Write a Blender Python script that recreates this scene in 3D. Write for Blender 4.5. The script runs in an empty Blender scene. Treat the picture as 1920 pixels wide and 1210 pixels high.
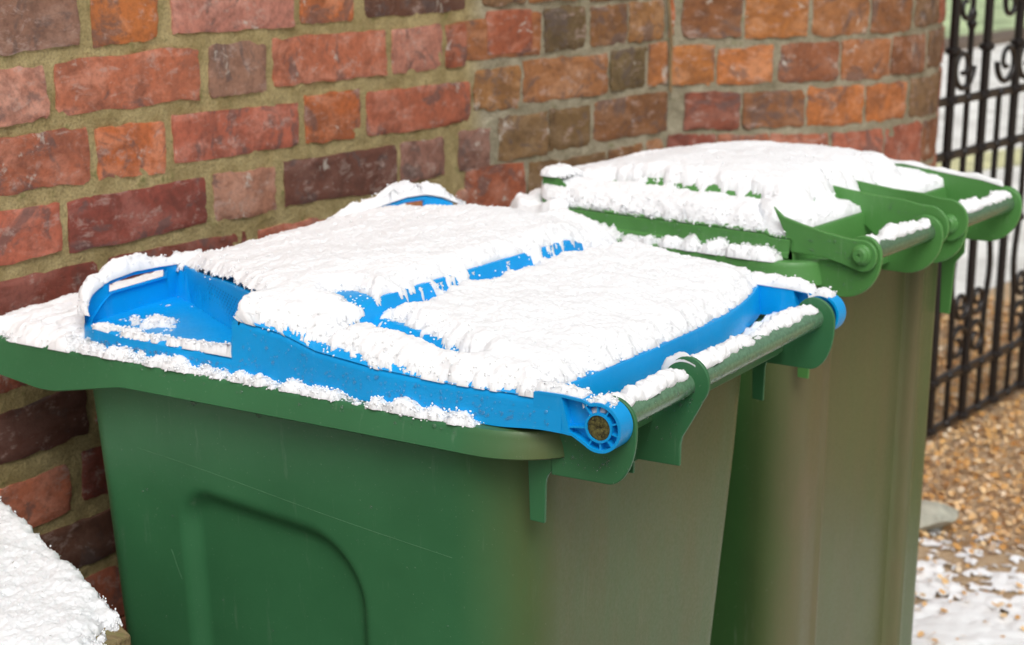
import bpy, bmesh, math, random
import numpy as np
from mathutils import Vector, Matrix

SC = bpy.context.scene
COL = SC.collection
G = 1.0                                   # ground sits G below the bin rims; everything is lifted by G

# ------------------------------------------------------------------ camera
FPX = 3050.0
PITCH, YAW = 0.24266296, 0.57136133
CAM = np.array([0.8094533, -1.45741359, 0.52055064 + G])
FW = np.array([-math.sin(YAW) * math.cos(PITCH), math.cos(YAW) * math.cos(PITCH), -math.sin(PITCH)])
RT = np.array([math.cos(YAW), math.sin(YAW), 0.0])
UP = np.cross(RT, FW)
cd = bpy.data.cameras.new('camera'); cam = bpy.data.objects.new('camera', cd); COL.objects.link(cam)
cam.matrix_world = Matrix(((RT[0], UP[0], -FW[0], CAM[0]), (RT[1], UP[1], -FW[1], CAM[1]), (RT[2], UP[2], -FW[2], CAM[2]), (0, 0, 0, 1)))
cd.sensor_width = 36; cd.lens = FPX / 1920 * 36; cd.clip_start = .05; cd.clip_end = 500
cd.dof.use_dof = True; cd.dof.focus_distance = 1.78; cd.dof.aperture_fstop = 7.2
SC.camera = cam

# ------------------------------------------------------------------ sky, sun, exposure
SUN_EL, SUN_AZ = math.radians(52), math.radians(140)      # azimuth measured from +y towards +x
w = bpy.data.worlds.new('World'); SC.world = w; w.use_nodes = True
nt = w.node_tree; bg = nt.nodes['Background']
sky = nt.nodes.new('ShaderNodeTexSky'); sky.sky_type = 'NISHITA'; sky.sun_disc = False
sky.sun_elevation = SUN_EL; sky.sun_rotation = SUN_AZ; sky.air_density = 1.0; sky.dust_density = 6.0; sky.ozone_density = .6
hs = nt.nodes.new('ShaderNodeHueSaturation'); hs.inputs['Saturation'].default_value = .14
nt.links.new(sky.outputs[0], hs.inputs['Color']); nt.links.new(hs.outputs[0], bg.inputs[0])
bg.inputs[1].default_value = .115
sl = bpy.data.lights.new('sun', 'SUN'); so = bpy.data.objects.new('sun', sl); COL.objects.link(so)
sl.energy = .95; sl.angle = math.radians(35); sl.color = (1, .985, .965)
sd = Vector((math.sin(SUN_AZ) * math.cos(SUN_EL), math.cos(SUN_AZ) * math.cos(SUN_EL), math.sin(SUN_EL)))
so.rotation_euler = sd.to_track_quat('Z', 'Y').to_euler(); so.location = (3, 3, 6)
SC.view_settings.view_transform = 'Standard'; SC.view_settings.look = 'None'
SC.view_settings.exposure = 0.0; SC.view_settings.gamma = 1

rng = np.random.default_rng(7); random.seed(7)

# ------------------------------------------------------------------ helpers
def ray(q):
    return FW + RT * (q[0] - 960) / FPX - UP * (q[1] - 605) / FPX
def at(q, ax, v):
    d = ray(q); i = 'xyz'.index(ax); return CAM + d * ((v - CAM[i]) / d[i])
def tag(o, label=None, cat=None, group=None, kind=None):
    if label: o['label'] = label
    if cat: o['category'] = cat
    if group: o['group'] = group
    if kind: o['kind'] = kind
    return o
def empty(name, loc, label=None, cat=None, group=None, rz=0):
    o = bpy.data.objects.new(name, None); COL.objects.link(o); o.location = loc; o.rotation_euler = (0, 0, rz)
    o.empty_display_size = .05
    return tag(o, label, cat, group)
def mesh(name, verts, faces, mat, parent=None, smooth=True, sharp=None, world=True):
    """verts in world space (lifted already); parented without moving"""
    me = bpy.data.meshes.new(name)
    v = np.asarray(verts, dtype=float).reshape(-1, 3)
    if isinstance(faces, np.ndarray) and faces.ndim == 2:
        n, k = faces.shape
        me.vertices.add(len(v)); me.vertices.foreach_set('co', v.astype(np.float32).ravel())
        me.loops.add(n * k); me.loops.foreach_set('vertex_index', faces.astype(np.int32).ravel())
        me.polygons.add(n); me.polygons.foreach_set('loop_start', np.arange(0, n * k, k, dtype=np.int32))
        me.update(calc_edges=True); me.validate()
    else:
        me.from_pydata([tuple(p) for p in v], [], [tuple(int(i) for i in f) for f in faces]); me.update()
    if smooth:
        me.polygons.foreach_set('use_smooth', np.ones(len(me.polygons), dtype=bool))
        if sharp: me.set_sharp_from_angle(angle=math.radians(sharp))
    if mat: me.materials.append(mat)
    o = bpy.data.objects.new(name, me); COL.objects.link(o)
    if parent is not None:
        o.parent = parent
        if world: o.matrix_parent_inverse = MW(parent).inverted()
    return o
def MW(o):
    m = Matrix.Translation(o.location) @ o.rotation_euler.to_matrix().to_4x4()
    return MW(o.parent) @ o.matrix_parent_inverse @ m if o.parent else m
class MB:
    """collects simple shapes into one mesh"""
    def __init__(s): s.v = []; s.f = []
    def add(s, vs, fs):
        n = len(s.v); s.v += [tuple(map(float, p)) for p in vs]; s.f += [tuple(int(i) + n for i in f) for f in fs]
    def box(s, a, b):
        (x0, y0, z0), (x1, y1, z1) = a, b
        s.add([(x0, y0, z0), (x1, y0, z0), (x1, y1, z0), (x0, y1, z0), (x0, y0, z1), (x1, y0, z1), (x1, y1, z1), (x0, y1, z1)],
              [(0, 3, 2, 1), (4, 5, 6, 7), (0, 1, 5, 4), (1, 2, 6, 5), (2, 3, 7, 6), (3, 0, 4, 7)])
    def tube(s, pts, r, n=12, caps=True):
        pts = [Vector(p) for p in pts]; rs = r if hasattr(r, '__len__') else [r] * len(pts)
        ref = Vector((0, 0, 1)); vs = []
        for i, p in enumerate(pts):
            t = (pts[min(i + 1, len(pts) - 1)] - pts[max(i - 1, 0)]).normalized()
            a = t.cross(ref if abs(t.z) < .95 else Vector((0, 1, 0))).normalized(); b = a.cross(t)
            if i and (a.dot(pa) < 0): a = -a; b = -b
            pa = a
            for k in range(n):
                th = 2 * math.pi * k / n; vs.append(p + (a * math.cos(th) + b * math.sin(th)) * rs[i])
        m = len(pts)
        fs = [(i * n + k, i * n + (k + 1) % n, (i + 1) * n + (k + 1) % n, (i + 1) * n + k) for i in range(m - 1) for k in range(n)]
        if caps: fs += [tuple(range(n - 1, -1, -1)), tuple(range((m - 1) * n, m * n))]
        s.add(vs, fs)
    def prism(s, poly, y0, y1, T=None):
        """polygon in (x,z) extruded from y0 to y1"""
        n = len(poly); f = T or (lambda p: p)
        vs = [f((x, y0, z)) for x, z in poly] + [f((x, y1, z)) for x, z in poly]
        s.add(vs, [tuple(range(n)), tuple(range(2 * n - 1, n - 1, -1))] + [((i + 1) % n, i, i + n, (i + 1) % n + n) for i in range(n)])
    def build(s, name, mat, parent=None, sharp=35, smooth=True, bevel=0, T=None):
        vs = [T(p) for p in s.v] if T else s.v
        me_o = mesh(name, vs, s.f, mat, parent, smooth, sharp)
        bm = bmesh.new(); bm.from_mesh(me_o.data); bmesh.ops.recalc_face_normals(bm, faces=bm.faces); bm.to_mesh(me_o.data); bm.free()
        if smooth: me_o.data.set_sharp_from_angle(angle=math.radians(sharp))
        if bevel:
            m = me_o.modifiers.new('bevel', 'BEVEL'); m.width = bevel; m.segments = 2; m.limit_method = 'ANGLE'
            m.harden_normals = False
        return me_o
def gridfaces(nu, nv, mask=None, closed_v=False):
    i, j = np.meshgrid(np.arange(nu - 1), np.arange(nv if closed_v else nv - 1), indexing='ij')
    j2 = (j + 1) % nv
    f = np.stack([i * nv + j, (i + 1) * nv + j, (i + 1) * nv + j2, i * nv + j2], -1).reshape(-1, 4)
    if mask is not None: f = f[mask.reshape(-1)]
    return f
def noise2(nu, nv, du, dv, scale, seed=0, kind='g'):
    """smooth random field with feature size `scale` (metres), unit variance"""
    r = np.random.default_rng(seed); pu, pv = nu + 64, nv + 64
    a = np.fft.rfft2(r.standard_normal((pu, pv)))
    fu = np.fft.fftfreq(pu, du)[:, None]; fv = np.fft.rfftfreq(pv, dv)[None, :]
    k = np.exp(-(fu ** 2 + fv ** 2) * (scale * 1.6) ** 2)
    x = np.fft.irfft2(a * k, s=(pu, pv))[:nu, :nv]; x = (x - x.mean()) / (x.std() + 1e-9)
    return x
def sst(x, a, b):
    t = np.clip((x - a) / (b - a), 0, 1); return t * t * (3 - 2 * t)
def itp(x, pts):
    p = np.array(pts); return np.interp(x, p[:, 0], p[:, 1])
def dist_seg(x, y, a, b):
    a = np.array(a); b = np.array(b); d = b - a; t = np.clip(((x - a[0]) * d[0] + (y - a[1]) * d[1]) / (d @ d), 0, 1)
    return np.hypot(x - a[0] - t * d[0], y - a[1] - t * d[1])

# ------------------------------------------------------------------ materials
def mat(name):
    m = bpy.data.materials.new(name); m.use_nodes = True; n = m.node_tree
    return m, n, n.nodes['Principled BSDF']
def N(n, t, **k):
    x = n.nodes.new(t)
    for a, b in k.items():
        if a in x.inputs: x.inputs[a].default_value = b
        else: setattr(x, a, b)
    return x
def tex_noise(n, scale, detail=6, rough=.55, coord='Object', obj_rand=False, dist=0, sc=(1, 1, 1)):
    tc = N(n, 'ShaderNodeTexCoord'); mp = N(n, 'ShaderNodeMapping'); mp.inputs['Scale'].default_value = sc
    n.links.new(tc.outputs[coord], mp.inputs['Vector'])
    if obj_rand:
        oi = N(n, 'ShaderNodeObjectInfo'); mu = N(n, 'ShaderNodeMath', operation='MULTIPLY'); mu.inputs[1].default_value = 37.0
        n.links.new(oi.outputs['Random'], mu.inputs[0]); n.links.new(mu.outputs[0], mp.inputs['Location'])
    x = N(n, 'ShaderNodeTexNoise'); x.inputs['Scale'].default_value = scale; x.inputs['Detail'].default_value = detail
    x.inputs['Roughness'].default_value = rough; x.inputs['Distortion'].default_value = dist
    n.links.new(mp.outputs[0], x.inputs['Vector']); return x
def ramp(n, src, stops):
    r = N(n, 'ShaderNodeValToRGB'); e = r.color_ramp.elements
    while len(e) < len(stops): e.new(.5)
    for el, (p, c) in zip(e, stops):
        el.position = p; el.color = (*c, 1) if hasattr(c, '__len__') else (c, c, c, 1)
    n.links.new(src, r.inputs[0]); return r.outputs[0]
def mix(n, f, a, b, mode='MIX'):
    x = N(n, 'ShaderNodeMix'); x.data_type = 'RGBA'; x.blend_type = mode
    for s, v in ((0, f), (6, a), (7, b)):
        if isinstance(v, (int, float)): x.inputs[s].default_value = v
        elif isinstance(v, tuple): x.inputs[s].default_value = (*v, 1)
        else: n.links.new(v, x.inputs[s])
    return x.outputs[2]
def bump(n, bsdf, h, strength, dist, prev=None):
    b = N(n, 'ShaderNodeBump'); b.inputs['Strength'].default_value = strength; b.inputs['Distance'].default_value = dist
    n.links.new(h, b.inputs['Height'])
    if prev is not None: n.links.new(prev, b.inputs['Normal'])
    n.links.new(b.outputs[0], bsdf.inputs['Normal']); return b.outputs[0]

def plastic(name, col, dark, rough=.36, coat=.15, tan_reflect=None, specks=(.45, .5, .42), amt=.62):
    m, n, p = mat(name)
    big = tex_noise(n, 6, 4); fine = tex_noise(n, 240, 3); sp = tex_noise(n, 330, 2, .5); st = tex_noise(n, 60, 5, .7, sc=(1, 1, .12))
    c = mix(n, ramp(n, big.outputs[0], [(.3, 0), (.7, 1)]), dark, col)
    c = mix(n, ramp(n, st.outputs[0], [(.60, 0), (.80, .16)]), c, specks)
    c = mix(n, ramp(n, sp.outputs[0], [(amt + .09, 0), (amt + .15, .28)]), c, specks)
    if tan_reflect:
        at_ = N(n, 'ShaderNodeAttribute'); at_.attribute_name = 'tan_reflect'  # mask for the tan ground reflection painted into the base colour
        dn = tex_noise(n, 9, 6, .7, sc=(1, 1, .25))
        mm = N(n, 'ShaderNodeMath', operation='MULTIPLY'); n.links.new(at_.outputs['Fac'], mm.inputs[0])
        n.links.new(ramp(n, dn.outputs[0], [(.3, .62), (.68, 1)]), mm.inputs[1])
        c = mix(n, mm.outputs[0], c, tan_reflect)
    n.links.new(c, p.inputs['Base Color'])
    n.links.new(ramp(n, fine.outputs[0], [(.3, rough - .07), (.7, rough + .1)]), p.inputs['Roughness'])
    p.inputs['Specular IOR Level'].default_value = .32; p.inputs['Coat Weight'].default_value = coat; p.inputs['Coat Roughness'].default_value = rough * .8
    b1 = bump(n, p, fine.outputs[0], .12, .0006)
    bump(n, p, tex_noise(n, 14, 3).outputs[0], .25, .004, b1)
    return m
GREEN = plastic('green_plastic', (.045, .172, .070), (.035, .140, .056), rough=.40, coat=0, tan_reflect=(.125, .095, .026))
GREEN2 = plastic('green_plastic_far', (.10, .285, .075), (.082, .235, .06), coat=0, tan_reflect=(.118, .112, .042), specks=(.6, .65, .55))
GREEN2B = plastic('shaded_old_green', (.050, .125, .034), (.040, .100, .028), coat=0, tan_reflect=(.142, .116, .056), specks=(.5, .5, .4))  # darker copy of the lid green; body's deep shadow painted into its colour
BLUE = plastic('blue_plastic', (.001, .36, .82), (.002, .285, .66), rough=.36, coat=0, specks=(.25, .55, .9), amt=.6)
BLUEDK = plastic('perforation_blue', (.002, .09, .33), (.002, .08, .3), rough=.6)

def simple(name, c, rough=.6, metal=0, bs=0, bscale=80, var=.25):
    m, n, p = mat(name); x = tex_noise(n, bscale, 5, .65)
    d = tuple(k * (1 - var) for k in c); l = tuple(min(1, k * (1 + var)) for k in c)
    n.links.new(mix(n, ramp(n, x.outputs[0], [(.3, 0), (.7, 1)]), d, l), p.inputs['Base Color'])
    p.inputs['Roughness'].default_value = rough; p.inputs['Metallic'].default_value = metal
    if bs: bump(n, p, x.outputs[0], .5, bs)
    return m
def snowmat(name='snow', dark_dots=False):
    m, n, p = mat(name)
    p.inputs['Base Color'].default_value = (.925, .95, .985, 1); p.inputs['Roughness'].default_value = .55
    p.inputs['Subsurface Weight'].default_value = .85; p.inputs['Subsurface Radius'].default_value = (1, 1, 1); p.inputs['Subsurface Scale'].default_value = .012
    p.inputs['Specular IOR Level'].default_value = .25
    a = tex_noise(n, 420, 4, .7); b = tex_noise(n, 110, 5, .65)
    b1 = bump(n, p, a.outputs[0], .25, .0007); bump(n, p, b.outputs[0], .18, .002, b1)
    if dark_dots:
        s = tex_noise(n, 55, 6, .75)
        n.links.new(mix(n, ramp(n, s.outputs[0], [(.645, 0), (.70, .85)]), (.90, .92, .95), (.16, .14, .09)), p.inputs['Base Color'])  # dark dots mixed into the base colour by noise
    return m
CRUMB = simple('snow_crumb', (.93, .94, .95), .6, var=.02)
SNOW = snowmat(); SNOWD = snowmat('dotted_snow', True)

def brickmat():
    m, n, p = mat('brick')
    oi = N(n, 'ShaderNodeObjectInfo'); base = oi.outputs['Color']
    n1 = tex_noise(n, 13, 8, .68, obj_rand=True, dist=.9); n2 = tex_noise(n, 95, 8, .75, obj_rand=True); n3 = tex_noise(n, 10, 7, .68, obj_rand=True, dist=1.0); n4 = tex_noise(n, 24, 9, .78, obj_rand=True, sc=(1, 1, 1.8), dist=.4)
    n5 = tex_noise(n, 11, 5, .6, obj_rand=True, dist=.5, sc=(1, 1, 2.0))
    hs_ = N(n, 'ShaderNodeHueSaturation'); hs_.inputs['Value'].default_value = .62; hs_.inputs['Saturation'].default_value = .95; n.links.new(base, hs_.inputs['Color'])
    h2 = N(n, 'ShaderNodeHueSaturation'); h2.inputs['Value'].default_value = 1.22; h2.inputs['Saturation'].default_value = .88; h2.inputs['Hue'].default_value = .503; n.links.new(base, h2.inputs['Color'])
    c = mix(n, ramp(n, n1.outputs[0], [(.36, 0), (.56, 1)]), hs_.outputs[0], base)
    c = mix(n, ramp(n, n5.outputs[0], [(.50, 0), (.62, .8)]), c, h2.outputs[0])
    c = mix(n, ramp(n, n2.outputs[0], [(.36, .38), (.54, 0)]), c, (.085, .04, .03))
    c = mix(n, ramp(n, n3.outputs[0], [(.545, 0), (.60, .6)]), c, (.12, .095, .09))
    c = mix(n, ramp(n, n4.outputs[0], [(.54, 0), (.64, .5)]), c, (.55, .42, .36))
    c = mix(n, ramp(n, tex_noise(n, 12, 8, .75, obj_rand=True, dist=.3).outputs[0], [(.61, 0), (.66, .7)]), c, (.62, .58, .50))
    n.links.new(c, p.inputs['Base Color']); p.inputs['Roughness'].default_value = .85; p.inputs['Specular IOR Level'].default_value = .25
    b1 = bump(n, p, n2.outputs[0], .4, .0016); b2 = bump(n, p, n4.outputs[0], .3, .004, b1)
    v = tex_noise(n, 16, 4, .55, obj_rand=True, dist=1.8, sc=(1, 1, 2.2))
    bump(n, p, ramp(n, v.outputs[0], [(.475, 1), (.50, 0), (.525, 1)]), .3, .003, b2)
    return m
BRICK = brickmat()
def mortarmat():
    m, n, p = mat('mortar')
    at_ = N(n, 'ShaderNodeAttribute'); at_.attribute_name = 'old'
    a = tex_noise(n, 260, 3, .7); b = tex_noise(n, 14, 6, .7); mo = tex_noise(n, 34, 6, .7)
    new = mix(n, ramp(n, b.outputs[0], [(.35, 0), (.65, 1)]), (.33, .25, .10), (.56, .45, .22))
    old = mix(n, ramp(n, b.outputs[0], [(.35, 0), (.65, 1)]), (.27, .235, .15), (.48, .43, .31))
    c = mix(n, at_.outputs['Fac'], new, old)
    c = mix(n, ramp(n, a.outputs[0], [(.36, .4), (.56, 0)]), c, (.09, .07, .028))
    c = mix(n, ramp(n, mo.outputs[0], [(.58, 0), (.70, .6)]), c, (.13, .15, .03))
    n.links.new(c, p.inputs['Base Color']); p.inputs['Roughness'].default_value = .92
    b1 = bump(n, p, a.outputs[0], .8, .003); bump(n, p, mo.outputs[0], .8, .009, b1)
    return m
MORTAR = mortarmat()
IRON = simple('black_iron', (.014, .011, .010), .32, 0, .0012, 90, .4)
BAR = simple('wet_green_bar', (.11, .22, .13), .2, 0, .0006, 200)
STEEL = simple('wet_steel_bar', (.10, .18, .10), .22, .1, .0005, 160)
MOSS = simple('mossy_axle_end', (.085, .075, .02), .9, 0, .004, 300, .98)
RUBBER = simple('black_rubber', (.02, .02, .02), .7)
STONE = simple('pale_stone', (.44, .44, .36), .85, 0, .01, 25)
CABLE = simple('tan_cable', (.25, .17, .08), .6)
def woodmat():
    m, n, p = mat('weathered_wood')
    x = tex_noise(n, 30, 7, .7, sc=(1, 9, 9)); y = tex_noise(n, 60, 5, .6)
    c = mix(n, ramp(n, x.outputs[0], [(.3, 0), (.7, 1)]), (.11, .075, .03), (.33, .25, .12))
    c = mix(n, ramp(n, y.outputs[0], [(.5, 0), (.65, .6)]), c, (.17, .18, .05))
    n.links.new(c, p.inputs['Base Color']); p.inputs['Roughness'].default_value = .85; bump(n, p, x.outputs[0], .6, .003); return m
WOOD = woodmat()
def dropmat():
    m, n, p = mat('water_drops'); p.inputs['Base Color'].default_value = (.9, .95, .95, 1); p.inputs['Transmission Weight'].default_value = .96
    p.inputs['Roughness'].default_value = .02; p.inputs['IOR'].default_value = 1.33; return m
WATER = dropmat()
def leafmat():
    m, n, p = mat('dead_leaf'); g = N(n, 'ShaderNodeNewGeometry')
    c = ramp(n, g.outputs['Random Per Island'], [(0, (.45, .20, .05)), (.25, (.78, .44, .14)), (.5, (.86, .62, .34)), (.72, (.62, .32, .09)), (.88, (.90, .76, .56)), (1, (.32, .16, .06))])
    n.links.new(c, p.inputs['Base Color']); p.inputs['Roughness'].default_value = .5; return m
LEAF = leafmat()
def groundmat():
    m, n, p = mat('leaf_strewn_ground')
    a = tex_noise(n, 30, 8, .75); b = tex_noise(n, 120, 6, .8); s = tex_noise(n, 2.6, 8, .7, dist=.5)
    c = mix(n, ramp(n, a.outputs[0], [(.35, 0), (.65, 1)]), (.50, .30, .14), (.82, .62, .38))
    c = mix(n, ramp(n, b.outputs[0], [(.45, 0), (.6, .6)]), c, (.68, .55, .40))
    n.links.new(c, p.inputs['Base Color']); p.inputs['Roughness'].default_value = .75; bump(n, p, b.outputs[0], .7, .02); return m
GROUND = groundmat()
GRAVEL = simple('pale_gravel', (.82, .79, .73), .9, 0, .01, 2.2, .3)
LAWN = simple('lawn', (.44, .54, .30), .95, 0, .03, 1.3, .6)
KERB = simple('dark_edging', (.16, .12, .09), .9, 0, .01, 20)
DARK_GROUND = simple('added_dark_ground', (.055, .05, .042), .6, 0, .006, 12, .4)  # dark colour for the sheet added to cut bounce light

# ------------------------------------------------------------------ brick wall
S_ORIG = -0.55                                            # wall path in plan; s = arc length
yA = float(at((870, 150), 'x', -1.0)[1])
path = [(-1.0, S_ORIG - .35), (-1.0, yA)]
hB = math.radians(12.3)
lx, ly = path[-1]
dB = np.array([math.sin(hB), math.cos(hB)])
d2 = ray((1252, 150))[:2]                                 # where the second stretch meets the curved pier
A_ = np.array([[dB[0], -d2[0]], [dB[1], -d2[1]]]); t_, _ = np.linalg.solve(A_, CAM[:2] - np.array([lx, ly]))
corner = np.array([lx, ly]) + dB * t_
path.append(tuple(corner)); N_FLAT = len(path) - 1
R_P = .60; h0 = math.radians(84 - 32.74)                  # the pier bulges towards the drive
p = corner.copy(); nseg = 40; total = math.radians(115)
for i in range(nseg):
    h = h0 - total * (i + .5) / nseg; L = R_P * total / nseg * 1.0
    p = p + np.array([math.sin(h), math.cos(h)]) * L; path.append(tuple(p))
path = np.array(path)
# scale the arc so that its silhouette falls where the pier ends against the gate
def sil(pth):
    d = pth[N_FLAT:] - CAM[:2]; dd = d @ RT[:2] / (d @ np.array([-math.sin(YAW), math.cos(YAW)])); return dd.max()
_d = ray((1758, 200)); target = (_d[:2] @ RT[:2]) / (_d[:2] @ np.array([-math.sin(YAW), math.cos(YAW)]))
lo, hi = .3, 2.5
base = path[N_FLAT:] - corner
for _ in range(40):
    md = (lo + hi) / 2; pp = path.copy(); pp[N_FLAT:] = corner + base * md
    if sil(pp) > target: hi = md
    else: lo = md
path[N_FLAT:] = corner + base * md
seg = np.diff(path, axis=0); sl_ = np.hypot(*seg.T); S = np.concatenate([[0], np.cumsum(sl_)])
vn = []                                                   # smooth normals on the arc, facet normals on the flats
for i in range(len(seg)):
    t = seg[i] / sl_[i]; vn.append((t[1], -t[0]))
vn = np.array(vn)
def wallP(s, z, off=0.0):
    i = int(np.clip(np.searchsorted(S, s) - 1, 0, len(seg) - 1)); f = (s - S[i]) / sl_[i]
    xy = path[i] + seg[i] * f; n = vn[i]
    if i >= N_FLAT and 0 < i < len(seg) - 1:
        j = i + 1 if f > .5 else i - 1; wgt = abs(f - .5)
        if j >= N_FLAT: n = vn[i] * (1 - wgt) + vn[j] * wgt; n = n / np.hypot(*n)
    return (xy[0] + n[0] * off, xy[1] + n[1] * off, z)
def px2sz(q):
    d = ray(q); best = None
    for i in range(len(seg)):
        M_ = np.array([[d[0], -seg[i][0]], [d[1], -seg[i][1]]])
        det = np.linalg.det(M_)
        if abs(det) < 1e-9: continue
        t, f = np.linalg.solve(M_, path[i] - CAM[:2])
        if -1e-6 <= f <= 1 + 1e-6 and t > 0 and (best is None or t < best[0]): best = (t, S[i] + f * sl_[i], CAM[2] + t * d[2])
    if best is None:                                      # past the silhouette
        d_ = path[N_FLAT:] - CAM[:2]; k = int(np.argmax(d_ @ RT[:2] / (d_ @ np.array([-math.sin(YAW), math.cos(YAW)])))) + N_FLAT
        t = np.hypot(*(path[k] - CAM[:2])) / np.hypot(d[0], d[1]); return S[k], CAM[2] + t * d[2]
    return best[1], best[2]

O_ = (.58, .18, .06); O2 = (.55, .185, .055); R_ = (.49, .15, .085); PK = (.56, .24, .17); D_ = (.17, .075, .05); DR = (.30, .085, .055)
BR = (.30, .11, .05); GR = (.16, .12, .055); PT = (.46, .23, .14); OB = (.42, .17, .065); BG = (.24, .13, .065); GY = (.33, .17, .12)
#  row, xl, xr, y top left, y top right, y bottom left, y bottom right, colour
Q = [
 ('A', -40, 145, -22, -30, 108, 84, GY), ('A', 170, 292, -28, -38, 91, 72, O_), ('A', 321, 551, -45, -60, 66, 51, PK), ('A', 563, 661, -60, -66, 46, 38, O_), ('A', 680, 871, -66, -80, 35, 17, D_),
 ('Z', 905, 985, -60, -66, 13, 6, BG), ('Z', 992, 1098, -66, -72, 6, -2, OB), ('Z', 1107, 1240, -72, -80, 2, -10, BR),
 ('A', 838, 1012, 46, 22, 118, 103, OB), ('A', 1020, 1097, 16, 10, 97, 90, GR), ('A', 1107, 1174, 13, 6, 87, 81, BR), ('A', 1179, 1243, 5, -2, 81, 72, OB),
 ('A', 1254, 1262, -2, -3, 68, 66, O_), ('A', 1280, 1391, -4, -8, 70, 71, BR), ('A', 1398, 1514, -8, -10, 73, 67, O2), ('A', 1524, 1628, -10, -12, 67, 63, OB), ('A', 1634, 1709, -12, -16, 64, 56, BR), ('A', 1716, 1759, -16, -22, 52, 42, BG),
 ('B', -60, 86, 134, 124, 246, 225, PK), ('B', 105, 371, 117, 89, 218, 187, R_), ('B', 391, 498, 86, 77, 183, 171, GY), ('B', 512, 723, 72, 56, 164, 141, R_), ('B', 735, 828, 56, 46, 141, 128, PK),
 ('B', 889, 974, 132, 122, 206, 203, OB), ('B', 981, 1138, 116, 101, 196, 175, OB), ('B', 1145, 1210, 95, 86, 170, 161, GR), ('B', 1215, 1250, 84, 79, 163, 158, O_),
 ('B', 1257, 1341, 86, 86, 160, 160, O2), ('B', 1345, 1450, 92, 84, 158, 156, O_), ('B', 1460, 1571, 82, 78, 156, 149, BR), ('B', 1577, 1668, 77, 72, 151, 145, OB), ('B', 1671, 1734, 71, 62, 141, 133, BR), ('B', 1739, 1765, 60, 52, 129, 121, BG),
 ('C', -60, 166, 265, 239, 380, 340, R_), ('C', 181, 309, 240, 226, 338, 324, O_), ('C', 325, 559, 217, 192, 309, 274, R_), ('C', 571, 676, 181, 167, 270, 258, O_), ('C', 687, 881, 173, 153, 258, 231, R_),
 ('C', 934, 1026, 221, 209, 303, 290, BG), ('C', 1030, 1107, 206, 198, 283, 271, BG), ('C', 1112, 1250, 191, 171, 268, 245, BR),
 ('C', 1283, 1387, 172, 172, 243, 241, DR), ('C', 1393, 1509, 174, 167, 241, 236, BR), ('C', 1514, 1618, 163, 159, 237, 230, O2), ('C', 1623, 1698, 160, 153, 229, 221, O2), ('C', 1705, 1758, 149, 138, 220, 207, BG),
 ('D', -60, 113, 406, 380, 512, 472, R_), ('D', 127, 386, 378, 330, 476, 419, DR), ('D', 401, 516, 328, 312, 419, 398, PT), ('D', 533, 743, 303, 272, 388, 354, D_), ('D', 750, 833, 269, 256, 346, 329, GY), ('D', 860, 919, 247, 239, 323, 314, GY),
 ('D', 990, 1134, 307, 285, 384, 360, BG), ('D', 1140, 1205, 283, 266, 358, 345, BR), ('D', 1211, 1237, 266, 260, 345, 340, OB),
 ('D', 1250, 1340, 253, 252, 330, 328, DR), ('D', 1344, 1438, 252, 252, 328, 326, R_), ('D', 1444, 1551, 252, 250, 326, 322, R_), ('D', 1558, 1653, 250, 243, 322, 316, R_), ('D', 1658, 1726, 240, 230, 316, 302, R_), ('D', 1729, 1757, 228, 217, 301, 290, BR),
 ('E', -60, 188, 540, 486, 640, 585, DR), ('E', 205, 470, 482, 432, 580, 525, DR), ('E', 486, 610, 430, 406, 520, 500, R_), ('E', 626, 838, 404, 360, 496, 450, O_), ('E', 852, 966, 360, 333, 430, 415, PK), ('E', 984, 1080, 395, 378, 470, 450, BR), ('E', 1087, 1240, 375, 350, 450, 425, BR),
 ('E', 1258, 1390, 340, 340, 415, 415, R_), ('E', 1396, 1530, 339, 336, 413, 408, R_), ('E', 1536, 1650, 335, 326, 407, 398, BR), ('E', 1656, 1757, 324, 300, 396, 372, OB),
 ('F', -60, 70, 662, 630, 758, 716, R_), ('F', 90, 330, 626, 560, 712, 650, DR),
 ('H', -60, 161, 805, 712, 893, 812, D_), ('H', 178, 330, 706, 650, 800, 745, DR),
 ('I', -40, 131, 930, 870, 1030, 958, R_), ('I', 154, 300, 848, 800, 940, 890, DR),
 ('J', 62, 300, 1010, 915, 1098, 1000, D_), ('J', -60, 40, 1060, 1022, 1150, 1112, DR),
 ('K', 130, 330, 1095, 1020, 1190, 1110, R_), ('K', -60, 112, 1170, 1102, 1260, 1195, DR),
]
wall = empty('brick_wall', (-1.0, .4, 0), 'old brick garden wall with olive mortar running behind the blue lidded bin', 'wall')
pier = empty('brick_pillar', (float(path[-12][0]), float(path[-12][1]), 0), 'curved brick pillar of orange half bricks beside the iron gate', 'pillar')
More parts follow.
